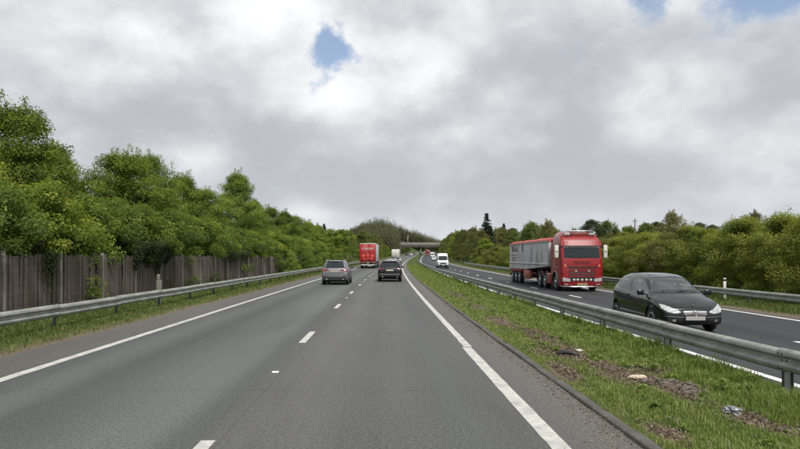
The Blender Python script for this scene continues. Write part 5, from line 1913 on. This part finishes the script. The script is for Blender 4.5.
    for z in (1.0, 1.155):
        patch('grille_trim', bvh, [(-0.78, z - 0.008), (0.78, z - 0.008)], [(-0.78, z + 0.008), (0.78, z + 0.008)], 'y', 1, M_CHROME, gb, off=0.02, nu=8, nv=1)
    for x in (-0.5, -0.24, 0.02, 0.28, 0.5):
        patch('badge_block', bvh, [(x - 0.07, 0.665), (x + 0.07, 0.665)], [(x - 0.07, 0.775), (x + 0.07, 0.775)], 'y', 1, M_CREAM, gb, off=0.03, nu=2, nv=2)
    for x in (-0.38, 0.38):
        patch('spot_lamp', bvh, [(x - 0.05, 1.20), (x + 0.05, 1.20)], [(x - 0.05, 1.28), (x + 0.05, 1.28)], 'y', 1, M_LAMP, gb, off=0.045, nu=3, nv=3)
    patch('number_plate', bvh, [(-0.30, 0.36), (0.30, 0.36)], [(-0.30, 0.50), (0.30, 0.50)], 'y', 1, plain('plate_tan', (0.40, 0.33, 0.20), 0.6), t, off=0.03, nu=4, nv=2)
    bar = MB()
    bar.tube([(-1.22, -0.30, 0.31), (-1.12, 0.0, 0.30), (-0.6, 0.05, 0.29), (0.6, 0.05, 0.29), (1.12, 0.0, 0.30), (1.22, -0.30, 0.31)], 0.035, 8)
    bar.build('chrome_bumper_bar', M_CHROME, t)
    # deep visor over the windscreen with a pelmet of tassels
    vz = MB()
    n = 12
    vs = []
    for i in range(n + 1):
        x = lerp(-1.20, 1.20, i / n)
        bow = 0.10 * (1 - (x / 1.2) ** 4)
        vs += [(x, -0.16 + bow, 2.76), (x, -0.28 + bow, 3.06), (x, -0.36 + bow, 3.06), (x, -0.26 + bow, 2.76)]
    fs = []
    for i in range(n):
        for k in range(4):
            a, b = i * 4 + k, i * 4 + (k + 1) % 4
            fs.append((a, b, b + 4, a + 4))
    fs += [(3, 2, 1, 0), (n * 4, n * 4 + 1, n * 4 + 2, n * 4 + 3)]
    vz.add(vs, fs)
    vz.build('sun_visor', M_RED, t)
    pe = MB()
    for i in range(13):
        x = -1.0 + i * 2.0 / 12
        pe.box((x, -0.195, 2.70), (0.11, 0.014, 0.10), taper=1.25)
    pe.build('pelmet', M_CREAM, t)
    # roof lightbar with spot lamps and sign box
    lb = MB()
    lb.tube([(-1.12, -0.62, 3.20), (-1.0, -0.60, 3.50), (-0.8, -0.58, 3.66), (0.8, -0.58, 3.66), (1.0, -0.60, 3.50), (1.12, -0.62, 3.20)], 0.035, 8)
    lo_ = lb.build('roof_light_bar', M_CHROME, t)
    for x in (-0.82, -0.68, 0.68, 0.82):
        sl = MB()
        sl.tube([(x, -0.62, 3.46), (x, -0.50, 3.46)], [0.07, 0.09], 12)
        sl.build('spot_lamp', M_LAMP, lo_)
    sg_ = MB()
    sg_.bevbox((0, -0.66, 3.46), (1.16, 0.16, 0.26), 0.03, 1)
    so = sg_.build('roof_sign', M_GLOW, t)
    wo_ = smudge_word(8, 1.0, 0.15, 5).build('lettering', M_REDL, so)
    wo_.location = (0, -0.577, 3.39)
    hr = MB()
    for x in (-0.95, 0.95):
        hr.tube([(x, -0.9, 3.5), (x, -0.55, 3.56)], [0.03, 0.06], 8)
    hr.build('air_horn', M_CHROME, t)
    wi = MB()
    for xa, xb in ((-0.9, -0.1), (0.0, 0.8)):
        wi.tube([(xa, -0.035, 2.02), (xb, -0.06, 2.10)], 0.014, 4)
    wi.build('wiper', M_BLACK, t)
    ch = MB()
    for x in (-0.42, 0.42):
        ch.box((x, -3.9, 0.85), (0.09, 4.2, 0.26))
    ch.box((0, -1.5, 0.55), (1.6, 2.0, 0.4))
    ch.build('chassis', M_DARK, t)
    ct = MB()
    ct.box((0, -2.65, 2.2), (2.0, 0.06, 1.8))
    ct.tube([(0.7, -2.5, 1.1), (0.7, -2.5, 3.3)], 0.07, 8)
    ct.build('cab_back', M_DARK, t)
    for yy in (-1.40, -4.0, -5.35):
        for sg in (1, -1):
            o = link('wheel', TW[0], None, t)
            o.location = (sg * 1.06, yy, 0.51)
            if sg < 0:
                o.rotation_euler = (0, 0, math.pi)
            link('rim', TW[1], None, o)
    # trailer: ribbed grey tipper body, floor rising to the front
    yf, yr, hw = -2.95, -15.4, 1.25
    ZT = 3.17
    tb = MB()
    prof = [(yf, 1.48), (yf + 0.10, ZT), (yr, ZT), (yr - 0.05, 1.16), (-9.5, 1.16)]
    vs = [(x, y, z) for x in (-hw, hw) for y, z in prof]
    m_ = len(prof)
    fs = [tuple(range(m_)), tuple(reversed(range(m_, 2 * m_)))] + [(i, i + m_, (i + 1) % m_ + m_, (i + 1) % m_) for i in range(m_)]
    tb.add(vs, fs)
    tr = tb.build('trailer_body', M_TIPPER, t)
    for sg in (1, -1):
        rb = MB()
        for z in (ZT - 0.07, 1.60):
            rb.bevbox((sg * (hw + 0.02), (yf + yr) / 2, z), (0.06, yf - yr - 0.02, 0.12), 0.015, 1)
        rb.build('side_rail', M_TIPPER, tr)
        for k in range(9):
            y = lerp(yf - 0.12, yr + 0.1, k / 8)
            rib = MB()
            rib.bevbox((sg * (hw + 0.012), y, (ZT + 1.5) / 2), (0.012, 0.07, ZT - 1.55), 0.004, 1)
            rib.build('side_rib', M_TIPPER, tr)
        lt = smudge_word(6, 2.6, 0.52, 3, (0, 2, 5)).build('lettering', plain('dark_lettering', (0.035, 0.035, 0.045), 0.6), tr)
        lt.location = (sg * (hw + 0.012), -13.2, 2.52)
        lt.rotation_euler = (0, 0, R_(90) * sg)
        lt2 = smudge_word(2, 0.55, 0.52, 8, (0, 1)).build('lettering', MATS['dark_lettering'], tr)
        lt2.location = (sg * (hw + 0.012), -10.4, 2.52)
        lt2.rotation_euler = (0, 0, R_(90) * sg)
        for q, z in enumerate((2.2, 1.98, 1.78)):
            sm = smudge_word(12 - q, 2.1 - 0.2 * q, 0.11, 11 + q).build('small_lettering', plain('faded_red_lettering', (0.30, 0.14, 0.14), 0.6), tr)
            sm.location = (sg * (hw + 0.012), -13.6, z)
            sm.rotation_euler = (0, 0, R_(90) * sg)
        lowr = MB()
        lowr.bevbox((sg * 1.12, -13.2, 1.05), (0.16, 4.6, 0.24), 0.03, 1)
        lowr.build('trailer_mudguard', M_REDL, t)
        tbx = MB()
        tbx.bevbox((sg * 1.10, -9.3, 0.78), (0.30, 1.7, 0.66), 0.04, 1)
        tbx.build('toolbox', plain('faded_red_box', (0.34, 0.12, 0.085), 0.6, var=0.1), t)
        lg = MB()
        lg.bevbox((sg * 0.85, -6.9, 0.75), (0.14, 0.14, 1.1), 0.02, 1)
        lg.build('landing_leg', M_STEELP, t)
    sh = MB()
    n = 30
    vs = []
    for i in range(n + 1):
        y = lerp(yf + 0.12, yr - 0.06, i / n)
        sag = 0.03 * math.sin(i * 1.9) + 0.02 * math.sin(i * 0.7)
        for x, z in ((-hw - 0.05, ZT - 0.10), (-hw - 0.05, ZT + 0.03), (-0.75, ZT + 0.17 + sag), (0, ZT + 0.24 + sag), (0.75, ZT + 0.17 + sag), (hw + 0.05, ZT + 0.03), (hw + 0.05, ZT - 0.10)):
            vs.append((x, y, z))
    fs = [(i * 7 + k, i * 7 + k + 1, (i + 1) * 7 + k + 1, (i + 1) * 7 + k) for i in range(n) for k in range(6)]
    fs += [tuple(range(7)), tuple(reversed(range(n * 7, n * 7 + 7)))]
    sh.add(vs, fs, True)
    so2 = sh.build('tarpaulin', M_TARP, t)
    sharp(so2, 35)
    tf = MB()
    for x in (-0.5, 0.5):
        tf.box((x, -10.0, 1.02), (0.12, 10.4, 0.26))
    for yy in (-11.8, -13.1, -14.4):
        tf.tube([(-1.0, yy, 0.5), (1.0, yy, 0.5)], 0.07, 6)
    tf.build('trailer_chassis', M_DARK, t)
    rbp = MB()
    rbp.box((0, -15.45, 0.62), (2.4, 0.12, 0.16))
    rbp.build('rear_underrun_bar', M_REDL, t)
    for yy in (-11.8, -13.1, -14.4):
        for sg in (1, -1):
            o = link('wheel', TW[0], None, t)
            o.location = (sg * 1.06, yy, 0.51)
            if sg < 0:
                o.rotation_euler = (0, 0, math.pi)
            link('rim', TW[1], None, o)
    return t


T1 = red_lorry()
place(T1, 11.85, 36.0, -0.17, True)


def box_lorry(label, rear_mat, side_mat, Hb=4.05, livery=True, length=13.6, name='box_lorry', front=False):
    """box trailer seen from behind, rear doors at y = 0, tractor ahead at +y"""
    t = empty(name)
    tag(t, label, 'lorry')
    hw, z0 = 1.27, 1.02
    bd = MB()
    bd.bevbox((0, length / 2, (z0 + Hb) / 2), (2 * hw - 0.03, length - 0.06, Hb - z0 - 0.03), 0.03, 1)
    bd.build('trailer_body', side_mat, t)
    for sg in (1, -1):
        d = MB()
        d.bevbox((sg * hw / 2, -0.03, (z0 + Hb) / 2), (hw - 0.05, 0.06, Hb - z0 - 0.16), 0.015, 1)
        do = d.build('rear_door', rear_mat, t)
        for x in (0.25, 0.95):
            MB().tube([(sg * x, -0.085, z0 + 0.1), (sg * x, -0.085, Hb - 0.12)], 0.018, 6).build('lock_rod', rear_mat, do)
        cr = MB()
        cr.bevbox((sg * (hw - 0.02), 0.0, (z0 + Hb) / 2), (0.09, 0.12, Hb - z0), 0.015, 1)
        cr.build('corner_post', rear_mat, t)
        lc = MB()
        lc.bevbox((sg * 0.92, -0.06, 0.86), (0.52, 0.08, 0.17), 0.02, 1)
        lc.build('tail_light', M_RED_L, t)
        mf = MB()
        mf.box((sg * 0.95, 0.45, 0.55), (0.6, 0.02, 0.6))
        mf.build('mud_flap', M_BLACK, t)
        sd = MB()
        sd.box((sg * (hw - 0.04), length * 0.52, 0.75), (0.04, length * 0.38, 0.36))
        sd.build('side_guard', M_STEELP, t)
        for k in range(10):
            y = lerp(0.4, length - 0.4, k / 9)
            MB().box((sg * (hw - 0.008), y, (z0 + Hb) / 2), (0.02, 0.07, Hb - z0 - 0.2)).build('side_rib', side_mat, t)
    tp = MB()
    tp.bevbox((0, 0.0, Hb - 0.03), (2 * hw, 0.14, 0.12), 0.02, 1)
    tp.build('rear_header', M_CREAM if livery else rear_mat, t)
    sill = MB()
    sill.bevbox((0, -0.02, z0 - 0.03), (2 * hw, 0.16, 0.12), 0.02, 1)
    sill.build('rear_sill', M_STEELP, t)
    ub = MB()
    ub.box((0, 0.0, 0.58), (2.3, 0.10, 0.14))
    uo = ub.build('underrun_bar', M_PLATE_W, t)
    pl = MB()
    pl.box((0, -0.07, 0.86), (0.52, 0.02, 0.12))
    pl.build('number_plate', M_PLATE_Y, t)
    if livery:
        w1 = smudge_word(8, 1.9, 0.42, 21).build('lettering', M_PLATE_W, t)
        w1.location = (0, -0.064, 3.02)
        w1.rotation_euler = (0, 0, 0)
        bnd = MB()
        for (x, z, a, b_) in ((-0.75, 1.95, 0.62, 0.50), (0.0, 2.0, 0.5, 0.62), (0.72, 1.93, 0.62, 0.55), (0.3, 1.55, 1.2, 0.22), (-0.55, 1.5, 0.7, 0.2)):
            bnd.bevbox((x, -0.066, z), (a, 0.008, b_), 0.003, 1)
        bnd.build('livery_graphic', M_ORANGE, t)
    chs = MB()
    for x in (-0.5, 0.5):
        chs.box((x, length / 2, 0.9), (0.12, length - 0.4, 0.2))
    chs.build('chassis', M_DARK, t)
    for yy in (1.6, 2.9, 4.2, length - 1.6, length + 1.6):
        for sg in (1, -1):
            o = link('wheel', TW[0], None, t)
            o.location = (sg * 1.06, yy, 0.51)
            if sg < 0:
                o.rotation_euler = (0, 0, math.pi)
            link('rim', TW[1], None, o)
    cb = level_loft([(0.4, 1.2, length + 2.55, length + 0.4, 0.2), (1.0, 1.25, length + 2.6, length + 0.4, 0.2), (1.9, 1.25, length + 2.55, length + 0.4, 0.2), (2.9, 1.2, length + 2.3, length + 0.4, 0.2), (3.5, 1.1, length + 1.9, length + 0.4, 0.3)])
    co = cb.build('cab', M_REDL if livery else M_WHITE, t)
    bv = bvh_of(co.data)
    patch('windscreen', bv, [(-1.05, 1.95), (1.05, 1.95)], [(-1.0, 2.75), (1.0, 2.75)], 'y', 1, M_GLASS, t)
    patch('grille', bv, [(-0.7, 0.8), (0.7, 0.8)], [(-0.8, 1.6), (0.8, 1.6)], 'y', 1, M_BLACK, t)
    for sg in (1, -1):
        patch('headlight', bv, [(sg * 0.75, 0.65), (sg * 1.12, 0.66)], [(sg * 0.75, 0.8), (sg * 1.12, 0.83)], 'y', 1, M_LAMP, t)
    return t


BL = box_lorry('red-doored box lorry with white lettering driving away in the left lane', M_REDL, M_CURTAIN, 4.0)
place(BL, -3.75, 96, 0.0)
WL = box_lorry('cream box lorry far ahead in the left lane', M_CREAM, M_CREAM, 3.9, False)
place(WL, -3.0, 226, 0.0)
RL = copy_tree(T1)
RL['label'] = 'tiny red lorry oncoming beneath the bridge'
place(RL, 9.0, 372, -0.17, True)

# ------------------------------------------------------------------ bridge
br = empty('road_bridge', P(4, 390, 0))
tag(br, 'concrete road bridge crossing the motorway in the distance', 'bridge')
bz = Vector((0, 0, 0))
dk = MB()
dk.box((4, 0, 6.4), (76, 9, 1.1))
dk.build('deck', M_BRIDGE, br)
for y in (-4.0, -2.4, -0.8, 0.8, 2.4, 4.0):
    gd = MB()
    gd.box((4, y, 5.45), (34, 0.5, 0.8))
    gd.build('girder', plain('bridge_shaded_concrete', (0.10, 0.10, 0.09), 0.9, var=0.2, vscale=0.5), br)  # shade under the deck painted in as a darker concrete colour
for sg in (-1, 1):
    pp = MB()
    pp.box((4, sg * 4.65, 7.2), (76, 0.35, 1.5))
    pp.build('parapet', M_BRIDGE, br)
for x in (-13.6, 14.8):
    ab = MB()
    ab.box((x, 0, 2.5), (2.4, 9.5, 5.1))
    ab.build('abutment', plain('bridge_shaded_concrete', (0.12, 0.12, 0.105), 0.9, var=0.2, vscale=0.5), br)  # same darkened colour, standing in for the shade beneath the deck
for y in (-2.6, 0, 2.6):
    pi = MB()
    pi.tube([(0.4, y, -0.6), (0.4, y, 5.05)], 0.45, 12)
    pi.build('pier', M_BRIDGE, br)
lamp = empty('lamp_column', P(-17, 388, 0))
lx, lz = at(407.8, 236, 388)
lamp.location = (lx, 388, rz(388) + 6.9)
tag(lamp, 'thin lamp column standing on the distant bridge', 'lamp post')
MB().tube([(0, 0, 0), (0, 0, lz - lamp.location.z)], [0.14, 0.09], 8).build('column', M_POST_W, lamp)
MB().tube([(0, 0, lz - lamp.location.z), (0.9, 0, lz - lamp.location.z + 0.1)], 0.07, 6).build('arm', M_POST_W, lamp)

# telegraph pole over the right hedge
pxx, pz = at(635, 218.5, 120)
pole = empty('telegraph_pole', (pxx, 120, gz(pxx - cx(120), 120) - 0.1))
tag(pole, 'thin timber telegraph pole rising above the right hedge', 'pole')
ph = pz - pole.location.z
MB().tube([(0, 0, 0), (0, 0, ph)], [0.16, 0.11], 8).build('shaft', M_POLE, pole)
MB().box((0, 0, ph - 0.5), (1.1, 0.1, 0.12)).build('cross_arm', M_POLE, pole)

# marker posts
mk = empty('marker_post', P(15.85, 27.9, gz(15.85, 27.9) - rz(27.9)))
tag(mk, 'white marker post with dark band behind the right barrier', 'marker post')
MB().bevbox((0, 0, 0.5), (0.13, 0.05, 1.05), 0.02, 1).build('post', M_POST_W, mk)
MB().bevbox((0, 0, 0.93), (0.135, 0.056, 0.12), 0.012, 1).build('band', M_BLACK, mk)
mk2 = empty('marker_post', P(-8.75, 23.4, 0.07))
tag(mk2, 'weathered beige marker post behind the left barrier under the ivy', 'marker post')
MB().bevbox((0, 0, 0.45), (0.20, 0.10, 0.95), 0.03, 2).build('post', M_MARKER, mk2)
MB().bevbox((-0.02, 0, 1.03), (0.13, 0.08, 0.24), 0.03, 2).build('head', plain('marker_grey', (0.16, 0.16, 0.13), 0.8), mk2)


# ------------------------------------------------------------------ litter on the central reservation
def lump(name, lat, s, size, mat, label, cat, seed, z=0.0, rough=0.25, rotz=0.0):
    r = random.Random(seed)
    bm = bmesh.new()
    bmesh.ops.create_icosphere(bm, subdivisions=3, radius=0.5)
    for v in bm.verts:
        p = v.co.normalized()
        k = 1 + rough * math.sin(4.1 * p.x + seed) * math.sin(3.7 * p.y + 2 * seed) + rough * 0.7 * math.sin(9 * p.z + 7 * p.x + seed) + r.uniform(-rough, rough) * 0.35
        v.co = Vector((p.x * size[0], p.y * size[1], p.z * size[2])) * 0.5 * k
    me = bpy.data.meshes.new(name)
    bm.to_mesh(me)
    bm.free()
    o = link(name, me, mat)
    o.location = P(lat, s, MZ(lat, s) + size[2] * 0.3 + z)
    o.rotation_euler = (r.uniform(-0.15, 0.15), r.uniform(-0.15, 0.15), rotz)
    tag(o, label, cat)
    return o


lump('rubble_piece', 3.80, 8.9, (0.27, 0.17, 0.075), M_STONE, 'flat pale tan chunk lying on the bare soil of the median', 'rubble', 2, 0.012, 0.12, 0.1)
lump('crumpled_foil', 3.98, 6.82, (0.17, 0.14, 0.09), M_FOIL, 'crumpled silver foil litter in the median grass near the bottom right', 'litter', 4, 0.015, 0.4)
lump('paper_scrap', 3.80, 11.55, (0.14, 0.10, 0.035), M_PAPER, 'small white scrap on soil near the dark rubber strip', 'litter', 6, 0.012, 0.2)
lump('paper_scrap', 4.45, 6.1, (0.16, 0.10, 0.05), M_PAPER, 'white scrap in the grass at the bottom right edge', 'litter', 9, 0.03, 0.3)
rb = MB()
rb.tube([Vector((-0.22, 0.0, 0.02)), Vector((-0.1, 0.03, 0.06)), Vector((0.05, 0.02, 0.05)), Vector((0.2, -0.04, 0.02))], [0.02, 0.045, 0.04, 0.015], 6)
o = rb.build('rubber_strip', M_BLACK)
o.location = P(3.42, 11.0, MZ(3.42, 11.0) + 0.01)
o.rotation_euler = (0, 0, -0.3)
tag(o, 'black strip of tyre rubber lying on the median soil', 'litter')
pile = [(rnd.gauss(4.08, 0.16), rnd.gauss(8.35, 0.22)) for _ in range(26)]
rp = empty('rubble_heap', P(4.08, 8.35, 0))
tag(rp, 'low heap of grey-brown rubble and dead stalks beside the tan chunk', 'rubble heap')
for i, (la, s) in enumerate(pile):
    z = rnd.uniform(0.04, 0.11)
    o = lump('clod', la, s, (z * 1.6, z * 1.3, z * rnd.uniform(0.6, 1.0)), M_RUBBLE, None, None, 20 + i, rnd.uniform(0, 0.02), 0.35, rnd.uniform(0, 3))
    o.location = o.location - rp.location
    o.parent = rp
